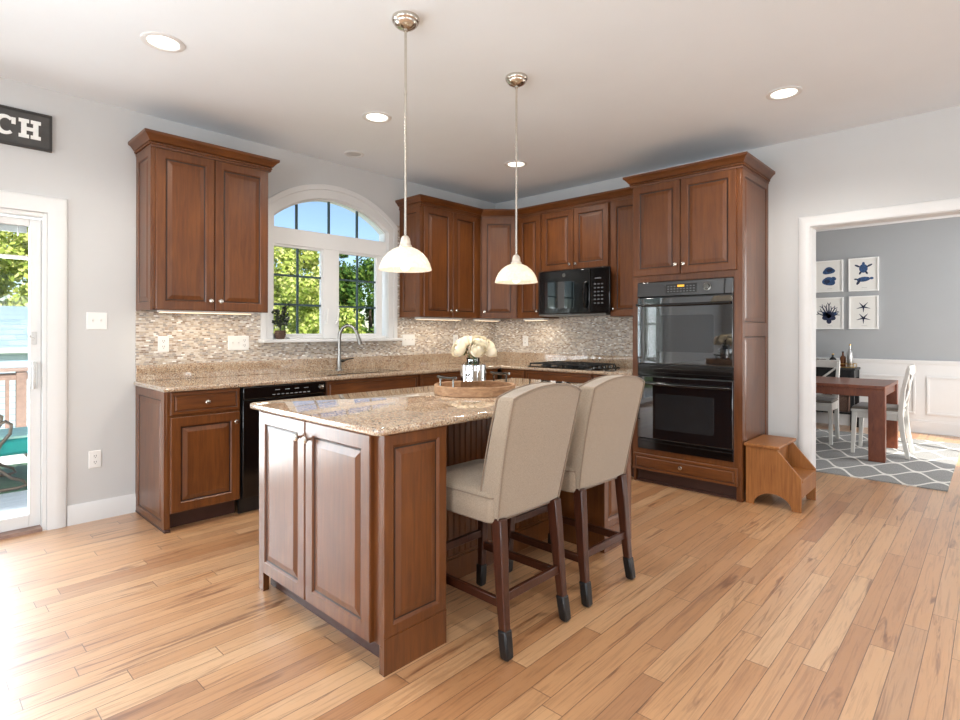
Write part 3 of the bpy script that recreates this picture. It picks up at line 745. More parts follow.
base_unit('base_cabinet', 'wide cherry base cabinet directly under the cooktop', -.952, -1.726, [(-.967, -1.718, .734, .876, 'drawer', (.375, .05)), (-.967, -1.338, .117, .717, 'door', (.33, .53)), (-1.346, -1.718, .117, .717, 'door', (.04, .53))], 'r')
base_unit('base_cabinet', 'cherry base cabinet between the cooktop unit and the oven tower', -1.73, -2.131, [(-1.742, -2.118, .734, .876, 'drawer', (.188, .05)), (-1.742, -2.118, .117, .717, 'door', (.04, .53))], 'r')

# ------------------------------------------------------------------ double oven
ov = thing('double_oven', 'black glass double wall oven in the tall cherry cabinet', 'oven', (-.4, -2.577, .3))
m = MB(); m.box(-.632, -.06, -2.955, -2.197, .296, 1.672); m.build('body', BLACKM, ov)
m = MB(); m.prism([(OX+.0, 1.552), (OX-.022, 1.556), (OX-.014, 1.674), (OX, 1.678)], (0, -2.963, 0), X_, Z_, Y_, .775); cp = m.build('control_panel', OVENG, ov, bevel=.003)
tl = V((.008, 0, .118)).normalized(); nn = V((-.118, 0, .008)).normalized()
o0 = V((OX-.0222, 0, 1.556))
def onpanel(y, h): return o0+tl*h+Y_*y
m = MB(); m.obox(onpanel(-2.44, .022), SY_, tl, nn, .25, .072, .002, BLACKM)
for r in range(3):
    for k in range(9):
        if r == 2 and 3 <= k <= 5: continue
        m.obox(onpanel(-2.452-k*.026, .030+r*.020)+nn*.002, SY_, tl, nn, .015, .009, .0012, KEYGREY)
m.build('keypad', None, cp, smooth=0)
m = MB(); m.obox(onpanel(-2.535, .070)+nn*.002, SY_, tl, nn, .055, .016, .001); m.build('display', AMBER, cp, smooth=0)
m = MB(); m.lathe(onpanel(-2.77, .062), [(.032, 0), (.032, .004), (.022, .006), (.020, .022), (.004, .024)], 24, None, nn); m.build('dial', DSTEEL, cp)
def oven_door(z0, z1, wy0, wy1, wz0, wz1, hz):
    m = MB(); m.box(OX-.026, OX, -2.962, -2.192, z0, z1); d = m.build('oven_door', OVENG, ov, bevel=.004)
    m = MB(); rr = .02
    pts = []
    for cy, cz, a0 in ((wy1+rr, wz0+rr, pi), (wy0-rr, wz0+rr, 1.5*pi), (wy0-rr, wz1-rr, 0), (wy1+rr, wz1-rr, .5*pi)):
        for k in range(6): a = a0+pi/2*k/5; pts.append((cy+rr*cos(a), cz+rr*sin(a)))
    m.prism(pts, (OX-.0262, 0, 0), Y_, Z_, SX_, .0012); m.build('window', SCREENG, d, smooth=0)
    m = MB()
    m.tube([(OX-.026, -2.225, hz), (OX-.055, -2.225, hz)], .008); m.tube([(OX-.026, -2.93, hz), (OX-.055, -2.93, hz)], .008)
    m.tube([(OX-.058, -2.2+(-.755)*k/12, hz-.004*(1-(k/6-1)**2)) for k in range(13)], .0115, 12); m.build('handle', BLACK, d)
    return d
oven_door(1.004, 1.545, -2.36, -2.822, 1.105, 1.40, 1.487)
oven_door(.385, .896, -2.35, -2.825, .468, .76, .842)
m = MB(); m.box(OX-.018, OX, -2.962, -2.192, .902, .998)
for k in range(2): m.box(OX-.021, OX-.018, -2.955, -2.20, .925+k*.035, .932+k*.035)
m.build('vent_band', BLACK, ov, bevel=.003)
m = MB(); m.box(OX-.016, OX, -2.962, -2.192, .292, .378); m.box(OX-.02, OX-.016, -2.962, -2.192, .35, .358); m.build('bottom_trim', BLACK, ov, bevel=.003)

# ------------------------------------------------------------------ microwave
mw = thing('microwave', 'black over-the-range microwave above the cooktop', 'microwave', (-.2, -1.395, 1.43))
m = MB(); m.box(-.39, -.002, -1.735, -.945, 1.44, 1.878); m.build('body', BLACKM, mw)
m = MB(); m.box(-.42, -.391, -1.575, -.985, 1.445, 1.872)
d = m.build('door', BLACK, mw, bevel=.006)
m = MB(); m.box(-.4215, -.42, -1.40, -1.035, 1.50, 1.76); m.build('window', OVENG, d, smooth=0)
m = MB(); m.tube([(-.42, -1.535, 1.74), (-.445, -1.535, 1.73), (-.457, -1.535, 1.68), (-.459, -1.535, 1.62), (-.457, -1.535, 1.56), (-.445, -1.535, 1.51), (-.42, -1.535, 1.50)], .013, 10); m.build('handle', BLACK, d)
m = MB(); m.lathe((-.42, -1.28, 1.825), [(.019, 0), (.019, .0012), (.016, .0012), (.016, .0006)], 24, None, SX_); m.build('emblem', STEEL, d)
m = MB(); m.box(-.418, -.391, -1.79, -1.58, 1.445, 1.872); cp = m.build('control_panel', BLACK, mw, bevel=.006)
m = MB(); m.box(-.4188, -.418, -1.70, -1.63, 1.765, 1.777)
for r in range(6):
    for k in range(3): m.box(-.4188, -.418, -1.72+k*.038, -1.72+k*.038+.022, 1.53+r*.036, 1.542+r*.036)
m.build('keypad', KEYGREY, cp, smooth=0)
m = MB(); m.box(-.40, -.05, -1.735, -.96, 1.425, 1.4395); m.box(-.33, -.12, -1.25, -1.0, 1.42, 1.425); m.build('underside_vent', STEEL, mw, bevel=.002)

# ------------------------------------------------------------------ cooktop
ck = thing('cooktop', 'black gas cooktop set in the granite worktop under the microwave', 'cooktop', (-.34, -1.335, ZC1))
m = MB(); m.box(-.585, -.085, -1.715, -.955, ZC1+.0005, ZC1+.010); m.build('base_plate', BLACK, ck, bevel=.004)
BURN = [(-.46, -1.10, .042), (-.22, -1.10, .034), (-.34, -1.335, .05), (-.46, -1.53, .034), (-.22, -1.53, .042)]
for x, y, r in BURN:
    m = MB(); m.lathe((x, y, ZC1+.010), [(r+.012, 0), (r+.012, .006), (r, .008), (r, .016), (r-.006, .02), (.002, .021)], 20); m.build('burner', IRON, ck)
for y0, y1 in ((-1.21, -.975), (-1.45, -1.215), (-1.66, -1.455)):
    m = MB(); z = ZC1+.040; t = .006
    for x in (-.57, -.10): m.box(x-t, x+t, y0, y1, z-.012, z)
    for y in (y0+t, y1-t): m.box(-.57, -.10, y-t, y+t, z-.012, z)
    ym = (y0+y1)/2; m.box(-.57, -.10, ym-t*.8, ym+t*.8, z-.010, z)
    for x in (-.46, -.34, -.22): m.box(x-t*.8, x+t*.8, y0, y1, z-.010, z)
    for x in (-.57, -.10):
        for y in (y0+t, y1-t): m.box(x-t, x+t, y-t, y+t, ZC1+.010, z-.012)
    m.build('grate', IRON, ck, bevel=.002)
for k in range(5):
    m = MB(); m.lathe((-.53+k*.095, -1.69, ZC1+.010), [(.018, 0), (.016, .016), (.012, .019), (.002, .02)], 16); m.build('knob', DSTEEL, ck)

# ------------------------------------------------------------------ under cabinet lights
def ucl(label, x0, x1, y0, y1, z, power, rz=0):
    u = thing('under_cabinet_light', label, 'light', ((x0+x1)/2, (y0+y1)/2, z), 'slim white lights under the wall cabinets')
    m = MB(); m.box(x0, x1, y0, y1, z-.022, z-.001); m.build('housing', WHITE, u, bevel=.003)
    m = MB(); i = .012; m.box(x0+i, x1-i, y0+i, y1-i, z-.0245, z-.0222); m.build('diffuser', UCL, u, smooth=0)
    l = bpy.data.lights.new('under_cabinet_lamp', 'AREA'); l.shape = 'RECTANGLE'; l.size = x1-x0-.03; l.size_y = y1-y0-.03; l.energy = power; l.color = (1, .87, .7)
    o = bpy.data.objects.new('under_cabinet_lamp', l); COL.objects.link(o); o.location = ((x0+x1)/2, (y0+y1)/2, z-.027); o.rotation_euler = (0, 0, 0)
ucl('slim white light under the wall cabinet left of the window', -3.70, -3.06, -.24, -.15, ZB+.011, UC_W)
ucl('slim white light under the wall cabinet right of the window', -1.40, -.82, -.26, -.17, ZB, UC_W)
ucl('slim white light under the diagonal corner cabinet', -.56, -.20, -.26, -.17, ZB, UC_W*.7)
ucl('slim white light under the narrow cabinet beside the microwave', -.26, -.17, -.92, -.64, ZB, UC_W*.7)

# ------------------------------------------------------------------ wall plates
def plate(name, label, cat, c, axis, gangs):
    # gangs: string of o (outlet) / s (switch)
    W_ = .072+.046*(len(gangs)-1); Hh = .116
    c = V(c); U = X_ if axis == 'y' else SY_; N = SY_ if axis == 'y' else SX_
    t = thing(name, label, cat, c)
    O = c-U*(W_/2)-Z_*(Hh/2)
    m = MB(); m.panel(O, U, Z_, N, W_, Hh, [(0, 0), (0, .003), (.004, .006)], WHITE); m.build('cover_plate', None, t, smooth=0)
    for k, g in enumerate(gangs):
        gc = c+U*((k-(len(gangs)-1)/2)*.046)+N*.006
        if g == 's':
            m = MB(); m.obox(gc-U*.005-Z_*.012, U, Z_, N, .010, .024, .002); m.obox(gc-U*.004-Z_*.002, U, (Z_+N*.5).normalized(), N, .008, .014, .006); m.build('toggle', WHITE, t, bevel=.001)
        else:
            for s in (-1, 1):
                m = MB(); q = gc+Z_*(s*.02); m.lathe(q-N*.001, [(.017, 0), (.017, .003), (.001, .003)], 20, WHITE, N)
                for du in (-.006, .006): m.obox(q+U*du-U*.0014+N*.002-Z_*.002, U, Z_, N, .0028, .010, .0006, SLOT)
                m.lathe(q+N*.002-Z_*.009, [(.0028, 0), (.0028, .0007)], 8, SLOT, N); m.build('socket', None, t, smooth=40)
plate('wall_outlet', 'white double wall outlet low on the grey wall beside the patio door', 'outlet', (-4.026, 0, .408), 'y', 'o')
plate('light_switch', 'white two-toggle switch plate on the grey wall beside the patio door', 'switch', (-4.017, 0, 1.333), 'y', 'ss')
plate('wall_outlet', 'white outlet on the mosaic tile left of the window, nearest the patio door', 'outlet', (-3.616, -.008, 1.172), 'y', 'o')
plate('switch_outlet_plate', 'wide white plate of two switches and an outlet left of the window', 'switch', (-3.076, -.008, 1.172), 'y', 'sso')
plate('light_switch', 'wide white three-switch plate on the tile right of the window', 'switch', (-1.344, -.008, 1.178), 'y', 'sss')
plate('wall_outlet', 'white outlet on the tile behind the roses', 'outlet', (-.674, -.008, 1.171), 'y', 'o')
plate('wall_outlet', 'white outlet on the mosaic tile left of the cooktop', 'outlet', (-.008, -.471, 1.158), 'x', 'o')

# ------------------------------------------------------------------ sign
sg = thing('wall_sign', 'charcoal wooden wall sign with white letters CH above the patio door', 'sign', (-4.49, 0, 2.40))
m = MB(); m.box(-4.72, -4.263, -.018, -.001, 2.403, 2.632); m.build('board', SIGNW, sg)
m = MB(); m.box(-4.72, -4.263, -.026, -.018, 2.617, 2.632); m.box(-4.72, -4.263, -.026, -.018, 2.403, 2.418); m.box(-4.278, -4.263, -.026, -.018, 2.418, 2.617); m.box(-4.72, -4.705, -.026, -.018, 2.418, 2.617); m.build('frame', SIGNF, sg, bevel=.002)
zl, zh = 2.462, 2.578
m = MB(); y0, y1 = -.0215, -.018
hx = -4.4275
hp = [(0, 0), (.050, 0), (.050, .022), (.038, .022), (.038, .047), (.070, .047), (.070, .022), (.058, .022), (.058, 0), (.108, 0), (.108, .022), (.096, .022), (.096, .094), (.108, .094), (.108, .116), (.058, .116), (.058, .094), (.070, .094), (.070, .069), (.038, .069), (.038, .094), (.050, .094), (.050, .116), (0, .116), (0, .094), (.012, .094), (.012, .022), (0, .022)]
m.prism([(hx+a, zl+b) for a, b in hp], (0, y0, 0), X_, Z_, Y_, y1-y0)
m.build('letter', LETTER, sg, smooth=0)
m = MB(); cx, cz, ro = -4.4935, (zl+zh)/2, .060
pts = []
for k in range(25):
    a = radians(48+264*k/24); pts.append((cx+ro*.92*cos(a), cz+ro*sin(a)))
for k in range(25):
    a = radians(312-264*k/24); pts.append((cx+.006+ro*.48*cos(a), cz+ro*.66*sin(a)))
n = len(pts)//2
for k in range(n-1):
    m.prism([pts[k], pts[k+1], pts[2*n-2-k], pts[2*n-1-k]], (0, y0, 0), X_, Z_, Y_, y1-y0)
m.box(cx+.032, cx+.052, y0, y1, zh-.046, zh-.006)
m.build('letter', LETTER, sg)

# ------------------------------------------------------------------ ceiling lights
CANS = [(-3.97, -1.17, 'recessed ceiling light nearest the patio door, over the left worktop', 1), (-2.58, -1.161, 'recessed ceiling light just left of the nearer pendant rod', 1),
        (-2.224, -.34, 'small unlit recessed ceiling light above the arched window', 0), (-1.046, -1.185, 'recessed ceiling light behind the farther pendant rod, near the corner cabinets', 1),
        (-1.026, -3.40, 'recessed ceiling light in front of the oven tower', 1), (-3.9, -3.9, None, 1), (-2.4, -5.0, None, 1), (-5.6, -5.6, None, 1)]
for x, y, lab, on in CANS:
    if lab:
        t = thing('ceiling_light', lab, 'ceiling light', (x, y, H), 'recessed ceiling lights')
        k = 1 if on else .82
        m = MB(); m.lathe((x, y, H), [(.104*k, 0), (.104*k, -.004), (.097*k, -.007), (.080*k, -.007), (.074*k, -.001)], 36, None, (0, 0, 1), False); m.build('trim_ring', TRIM, t)
        m = MB(); m.lathe((x, y, H), [(.076*k, -.0012), (.050*k, -.004), (.001, -.0055)], 32); m.build('lens', LENS if on else LENSOFF, t)
    if on:
        l = bpy.data.lights.new('ceiling_lamp', 'SPOT'); l.energy = CAN_W*4; l.spot_size = radians(150); l.spot_blend = .6; l.shadow_soft_size = .06; l.color = (1, .95, .88)
        o = bpy.data.objects.new('ceiling_lamp', l); COL.objects.link(o); o.location = (x, y, H-.02)

# ------------------------------------------------------------------ pendants
def pendant(label, x, y, zb):
    p = thing('pendant_lamp', label, 'pendant lamp', (x, y, H), 'glass pendant lamps over the island')
    m = MB(); m.lathe((x, y, H), [(.066, 0), (.068, -.012), (.064, -.022), (.058, -.026), (.056, -.034), (.045, -.044), (.026, -.052), (.010, -.056), (.010, -.066), (.003, -.068)], 32); m.build('canopy', NICKEL, p)
    m = MB(); m.cyl((x, y, H-.06), (x, y, zb+.16), .0065, None, 12); m.cyl((x, y, zb+.86), (x, y, zb+.868), .0075, None, 12); m.build('rod', NICKEL, p)
    m = MB(); m.lathe((x, y, zb), [(.008, .168), (.014, .165), (.021, .155), (.025, .140), (.026, .125), (.031, .121), (.033, .111), (.02, .108)], 24); m.build('socket_cap', NICKELB, p)
    prof = [(.022, .112), (.040, .109), (.064, .098), (.088, .080), (.108, .056), (.121, .030), (.128, .006), (.1295, 0), (.1265, .001), (.118, .030), (.105, .054), (.085, .077), (.062, .094), (.040, .104), (.022, .107)]
    m = MB(); m.lathe((x, y, zb), prof, 40, None, (0, 0, 1), False); m.build('glass_shade', SHADE, p, smooth=60)
    m = MB(); m.ball((x, y, zb+.030), .028, 16, None, 1.2); m.build('bulb', BULB, p)
    l = bpy.data.lights.new('pendant_bulb', 'SPOT'); l.energy = PEND_W; l.color = WARM; l.shadow_soft_size = .03; l.spot_size = radians(165); l.spot_blend = .4
    o = bpy.data.objects.new('pendant_bulb', l); COL.objects.link(o); o.location = (x, y, zb-.012)
pendant('domed white glass pendant lamp over the near end of the island', -3.228, -2.287, 1.567)
pendant('domed white glass pendant lamp over the far end of the island', -2.373, -2.285, 1.562)

# ------------------------------------------------------------------ island
IX0, IX1, IYN, IYF = -3.712, -1.850, -2.758, -1.752
isl = thing('kitchen_island', 'cherry kitchen island with two end doors and beadboard back', 'island', (-2.78, -2.25, 0))
XE0, XE1 = IX0+.312, IX1-.315       # inner faces of the two end blocks
YB = -2.375
m = MB()
m.box(IX0, XE0, IYN, IYF, .105, ZC0-.001); m.box(IX0, XE0, IYN, IYN+.02, 0, .105); m.box(IX0, IX0+.03, IYF-.05, IYF, 0, .105)
m.box(XE1, IX1, IYN, IYF, 0, ZC0-.001)
m.box(XE0, XE1, YB, IYF, .0, ZC0-.001)
m.build('body', CH, isl, bevel=.002)
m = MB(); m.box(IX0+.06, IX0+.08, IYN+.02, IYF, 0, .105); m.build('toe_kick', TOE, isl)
door(isl, (IX0, -1.797, .107), SY_, SX_, .430, .772, (.396, .70)); door(isl, (IX0, -2.235, .107), SY_, SX_, .470, .772, (.034, .70))
ENDR = [(0, 0), (0, .008), (.003, .010), (.040, .010), (.046, .006), (.051, .002), (.057, .002), (.060, .003), (.080, .008), (.083, .008)]
def endpanel(x0, x1):
    w = x1-x0; zb = .135; m = MB()
    # frame: bottom rail block below, panel above
    m.box(x0, x1, IYN-.010, IYN, 0, zb)
    m.panel((x0, IYN, zb), X_, Z_, SY_, w, ZC0-.002-zb, ENDR, CH, GLAZE, (5,)); m.build('end_panel', None, isl, smooth=0)
endpanel(IX0, XE0); endpanel(XE1, IX1)
m = MB(); P = .04; n = int((XE1-XE0)/P); poly = [(XE0, 0)]
for k in range(n):
    x = XE0+(XE1-XE0)*k/n; q = (XE1-XE0)/n
    poly += [(x+.002, -.012), (x+q-.009, -.012), (x+q-.0075, -.006), (x+q-.006, -.012), (x+q-.003, -.012), (x+q-.0015, -.005)]
poly += [(XE1, -.012), (XE1, 0)]
m.prism(poly, (0, YB, .13), X_, Y_, Z_, ZC0-.135-.0); m.build('beadboard', CH, isl, smooth=0)
m = MB(); m.box(XE0, XE1, YB-.022, YB, 0, .115); m.box(XE0, XE1, YB-.017, YB, .115, .13); m.build('base_moulding', CH, isl, bevel=.003)
it = MB()
a, b, c_, d_ = -3.752, -1.700, -2.782, -1.715
rr = .03; out = []
for cx, cy, a0 in ((a+rr, c_+rr, pi), (b-rr, c_+rr, 1.5*pi), (b-rr, d_-rr, 0), (a+rr, d_-rr, .5*pi)):
    for k in range(7): q = a0+pi/2*k/6; out.append((cx+rr*cos(q), cy+rr*sin(q)))
mx, my = (a+b)/2, (c_+d_)/2
def off(o):
    r = []
    for cx, cy, a0 in ((a+rr, c_+rr, pi), (b-rr, c_+rr, 1.5*pi), (b-rr, d_-rr, 0), (a+rr, d_-rr, .5*pi)):
        for k in range(7): q = a0+pi/2*k/6; r.append((cx+(rr-o)*cos(q), cy+(rr-o)*sin(q)))
    return r
it.rings([[(x, y, z) for x, y in off(o)] for o, z in ((.010, ZC0), (.004, ZC0+.003), (0, ZC0+.009), (0, ZC1-.009), (.003, ZC1-.003), (.010, ZC1))])
tag(it.build('island_worktop', GRAN, smooth=50), 'polished beige granite slab topping the island', 'countertop')

# ------------------------------------------------------------------ bar stools
def make_stool(label):
    # local frame: seat centre at origin, faces +y (towards island); back at -y
    t = thing('bar_stool', label, 'bar stool', (0, 0, 0), 'upholstered bar stools at the island')
    def rrect(w, d, r, z, yc=0, n=5):
        p = []
        for cx, cy, a0 in ((-w/2+r, yc-d/2+r, pi), (w/2-r, yc-d/2+r, 1.5*pi), (w/2-r, yc+d/2-r, 0), (-w/2+r, yc+d/2-r, .5*pi)):
            for k in range(n): q = a0+pi/2*k/(n-1); p.append((cx+r*cos(q), cy+r*sin(q), z))
        return p
    m = MB(); m.rings([rrect(.425, .45, .03, .512), rrect(.44, .465, .035, .522), rrect(.445, .47, .035, .60), rrect(.44, .465, .035, .614), rrect(.425, .45, .04, .628), rrect(.36, .385, .05, .640), rrect(.2, .2, .05, .646)]); m.build('seat', LINEN, t, smooth=60)
    m = MB(); m.tube(rrect(.447, .472, .036, .612)+[rrect(.447, .472, .036, .612)[0]], .0032, 6); m.tube(rrect(.43, .455, .036, .514)+[rrect(.43, .455, .036, .514)[0]], .003, 6); m.build('piping', PIPE, t)
    # back: cross-sections through height; rear face leans
    def sec(z):
        k = (z-.53)/.5; w = .405+.05*k+.012*sin(pi*min(1, k)); yr = -.245-.085*k-.02*k*k; th = .105-.025*k
        return w, yr, th
    NU = 17; cols = []
    zt = lambda u: 1.012+.042*(1-abs(u)**2.2)     # arched top
    rows = 12
    grid = []
    outline = []
    for u_i in range(NU):
        u = -1+2*u_i/(NU-1); outline.append(u)
    def pt(u, v, front):
        zz = .528+(zt(u)-.528)*v; w, yr, th = sec(zz)
        round_ = .012*max(0, (v-.93)/.07)**2
        y = yr-.010*(1-u*u)+(.0 if not front else th)
        bulge = .018*sin(pi*v)*(1-u*u) if front else 0
        return V((u*w/2, y+bulge, zz-round_*0))
    m = MB(); rings = []
    for j in range(rows+1):
        v = j/rows
        rings.append([pt(u, v, False) for u in outline]+[pt(u, v, True) for u in outline[::-1]])
    m.rings(rings)
    b = m.build('backrest', LINEN, t, smooth=50, bevel=.010, seg=3)
    m = MB()
    for fr in (False, True):
        e = [pt(-1, j/14, fr) for j in range(15)]+[pt(-1+2*k/20, 1, fr) for k in range(1, 20)]+[pt(1, 1-j/14, fr) for j in range(15)]
        e = [p+V((0, -.001 if not fr else .001, 0)) for p in e]
        m.tube(e, .0032, 6)
    m.build('piping', PIPE, t)
    # legs
    def leg(path, sizes, name='leg'):
        m = MB(); rs = []
        for (x, y, z), (sx, sy) in zip(path, sizes):
            rs.append([(x-sx, y-sy, z), (x+sx, y-sy, z), (x+sx, y+sy, z), (x-sx, y+sy, z)])
        m.rings(rs); return m
    for s in (-1, 1):
        rp = [(s*.182, -.235, .53), (s*.186, -.246, .40), (s*.190, -.258, .25), (s*.193, -.272, .11), (s*.196, -.285, .02)]
        rz = [(.022, .024), (.021, .024), (.019, .021), (.016, .018), (.015, .016)]
        l = leg(rp, rz).build('leg', DARKW, t, bevel=.004)
        m = MB(); m.rings([[(x-a, y-a, z), (x+a, y-a, z), (x+a, y+a, z), (x-a, y+a, z)] for x, y, z, a in ((s*.1965, -.287, .001, .013), (s*.1965, -.287, .012, .020), (s*.195, -.280, .06, .021), (s*.193, -.272, .112, .021))]); m.build('leg_sock', BLACKM, l, bevel=.006)
        fp = [(s*.180, .185, .53), (s*.184, .198, .25), (s*.186, .205, .11), (s*.188, .21, .02)]
        l = leg(fp, [(.022, .022), (.018, .018), (.015, .015), (.014, .014)]).build('leg', DARKW, t, bevel=.004)
        m = MB(); m.rings([[(x-a, y-a, z), (x+a, y-a, z), (x+a, y+a, z), (x-a, y+a, z)] for x, y, z, a in ((s*.188, .21, .001, .013), (s*.188, .21, .012, .019), (s*.187, .207, .06, .02), (s*.186, .205, .112, .02))]); m.build('leg_sock', BLACKM, l, bevel=.006)
        m = MB(); m.rings([[(s*.190+dx, y, z+dz) for dx, dz in ((-.010, -.018), (.010, -.018), (.010, .018), (-.010, .018))] for y, z in ((-.262, .205), (.2, .205))]); m.build('stretcher', DARKW, t, bevel=.003)
    for y, z in ((-.258, .225), (.198, .27)):
        m = MB(); m.box(-.185, .185, y-.010, y+.010, z-.018, z+.018); m.build('stretcher', DARKW, t, bevel=.003)
    m = MB(); m.box(-.17, .17, -.20, .19, .50, .516); m.build('seat_base', DARKW, t)
    return t
st = make_stool('oatmeal linen bar stool at the near end of the island, seat showing')
st.location = (-3.125, -2.737, 0)
copy_tree(st, (-2.548, -2.742, 0), 'oatmeal linen bar stool at the far end of the island, nearer the ovens', radians(-1.5))

# ------------------------------------------------------------------ step stool
ss = thing('step_stool', 'small two-step wooden stool with arched side beside the oven tower', 'step stool', (-.4, -3.22, 0))
for x0 in (-.612, -.205):
    m = MB(); arch = [(-3.218+.125*cos(a), .098*sin(a)) for a in [pi*k/14 for k in range(15)]]
    poly = [(-3.038, 0), (-3.038, .424), (-3.245, .424), (-3.405, .238), (-3.405, 0)]+[(-3.343, 0)]+arch[::-1][1:-1]+[(-3.093, 0)]
    m.prism(poly, (x0, 0, 0), Y_, Z_, X_, .018); m.build('side_panel', STOOLW, ss, bevel=.003)
m = MB(); m.box(-.632, -.167, -3.268, -3.03, .424, .446); m.build('top_board', STOOLW, ss, bevel=.005)
m = MB(); m.box(-.594, -.205, -3.41, -3.215, .208, .228); m.build('tread', STOOLW, ss, bevel=.004)
m = MB(); m.box(-.594, -.205, -3.222, -3.206, .228, .424); m.build('riser', STOOLW, ss)
m = MB(); m.box(-.594, -.205, -3.405, -3.389, .10, .208); m.build('apron', STOOLW, ss, bevel=.003)
m = MB(); m.box(-.594, -.205, -3.056, -3.040, .05, .424); m.build('back_panel', STOOLW, ss)

# ------------------------------------------------------------------ tray, vase, roses
TC = V((-2.68, -2.234, ZC1))
tr = thing('serving_tray', 'round weathered wood tray with two metal handles on the island', 'tray', TC)
m = MB(); m.lathe(TC, [(.226, .0008), (.230, .003), (.231, .050), (.228, .054), (.214, .054), (.211, .050), (.210, .014), (.001, .014)], 56); m.build('body', TRAYW, tr)
va = radians(-46.68); 
for ang in (radians(133.3+0+47), radians(-46.7+47)):
    # handle axis: one end nearer the camera on the left, the other farther on the right
    d = V((cos(ang), sin(ang), 0)); q = V((-d.y, d.x, 0)); c = TC+d*.219
    m = MB()
    for s in (-1, 1): m.cyl(c+q*(s*.05)+Z_*.053, c+q*(s*.05)+Z_*.098, .005, None, 8)
    m.tube([c+q*(.072*k/4)+Z_*(.100+.004*(abs(k)/4)**3) for k in range(-4, 5)], .008, 8); m.build('handle', DSTEEL, tr)
vc = TC+V((.008, .02, .0145))
vs = thing('vase', 'mirrored silver glass vase on the round tray', 'vase', vc)
m = MB(); m.lathe(vc, [(.066, .001), (.072, .004), (.073, .012), (.073, .140), (.072, .148), (.055, .156)], 40); m.build('mirrored_body', MIRROR, vs)
m = MB(); m.lathe(vc, [(.055, .156), (.042, .159), (.036, .164), (.036, .180), (.042, .187), (.038, .187), (.033, .180), (.033, .162)], 32, None, (0, 0, 1), False); m.build('neck', VGLASS, vs)
def make_rose(label):
    t = thing('rose', label, 'flower', (0, 0, 0), 'cream roses in the silver vase')
    m = MB(); rnd = random.Random(3)
    m.ball((0, 0, .006), .016, 10, None, 1.2)
    for ring, (n, R_, tt) in enumerate(((4, .023, .30), (5, .031, .55), (6, .039, .85), (7, .046, 1.12))):
        for k in range(n):
            a0 = 2*pi*(k+.5*ring)/n+rnd.uniform(-.15, .15); NU_, NV_ = 5, 6; g = []
            for j in range(NV_):
                v = j/(NV_-1); row = []
                for i in range(NU_):
                    u = -1+2*i/(NU_-1); half = pi/n*1.35*(.5+.5*sin(pi*(.1+.65*v)))
                    th = 2.75+(tt-2.75)*v*(1-.10*u*u); R2 = R_+.0035*u*v+.006*max(0, v-.72)/.28*(ring > 0)
                    a = a0+u*half
                    row.append(m.b.verts.new((R2*sin(th)*cos(a), R2*sin(th)*sin(a), R2*cos(th)*.92)))
                g.append(row)
            for j in range(NV_-1):
                for i in range(NU_-1): m.face((g[j][i], g[j][i+1], g[j+1][i+1], g[j+1][i]))
    m.build('bloom', PETAL, t, smooth=80)
    return t
RC = vc+Z_*.235
spots = []
ga = 2.39996
for k in range(9):
    if k == 0: d = V((0, 0, 1))
    else:
        el = radians(52) if k < 4 else radians(5); az = (k*2*pi/3 if k < 4 else (k-4)*2*pi/5)+.4
        d = V((cos(az)*cos(el), sin(az)*cos(el), sin(el)))
    spots.append(d)
proto = None
for k, d in enumerate(spots):
    r = proto if proto else None
    o = make_rose('cream white rose in the silver vase on the island tray') if k == 0 else proto
    if k == 0: proto = o
    else: o = copy_tree(proto)
    p = RC+V((d.x*.098, d.y*.098, d.z*.050))
    o.location = p
    o.rotation_euler = V((0, 0, 1)).rotation_difference((d+V((0, 0, .35))).normalized()).to_euler()
    o.scale = (.95+.1*(k % 3)/2,)*3
    # stem, in the rose's own frame, reaching down into the vase neck
for k, o in enumerate([o for o in COL.objects if o.name.startswith('rose') and o.type == 'EMPTY' and not o.parent]):
    M = Matrix.LocRotScale(o.location, o.rotation_euler, o.scale).inverted()
    p0 = M @ (V(o.location)+Z_*0)
    tgt = M @ (vc+V((.02*cos(k*2.4), .02*sin(k*2.4), .12))); mid = M @ (V(o.location)*.5+(vc+Z_*.20)*.5+Z_*(-.004))
    m = MB(); m.tube([V((0, 0, -.02)), mid, M @ (vc+V((.018*cos(k*2.4), .018*sin(k*2.4), .178))), tgt], .0025, 6)
    me = m.build('stem', GREEN, None); me.parent = o
    m = MB()
    for q in range(2):
        a = k*1.7+q*2.6; c0 = mid+V((0, 0, .012)); dd = V((cos(a), sin(a), .25)); ss_ = V((-sin(a), cos(a), 0))
        pts = [c0, c0+dd*.02+ss_*.011, c0+dd*.045, c0+dd*.02-ss_*.011]
        m.prism([(0, 0), (.02, .011), (.034, .007), (.046, 0), (.034, -.007), (.02, -.011)], c0, dd.normalized(), ss_, dd.cross(ss_).normalized(), .0012)
    me = m.build('leaf', GREEN, None, smooth=0); me.parent = o

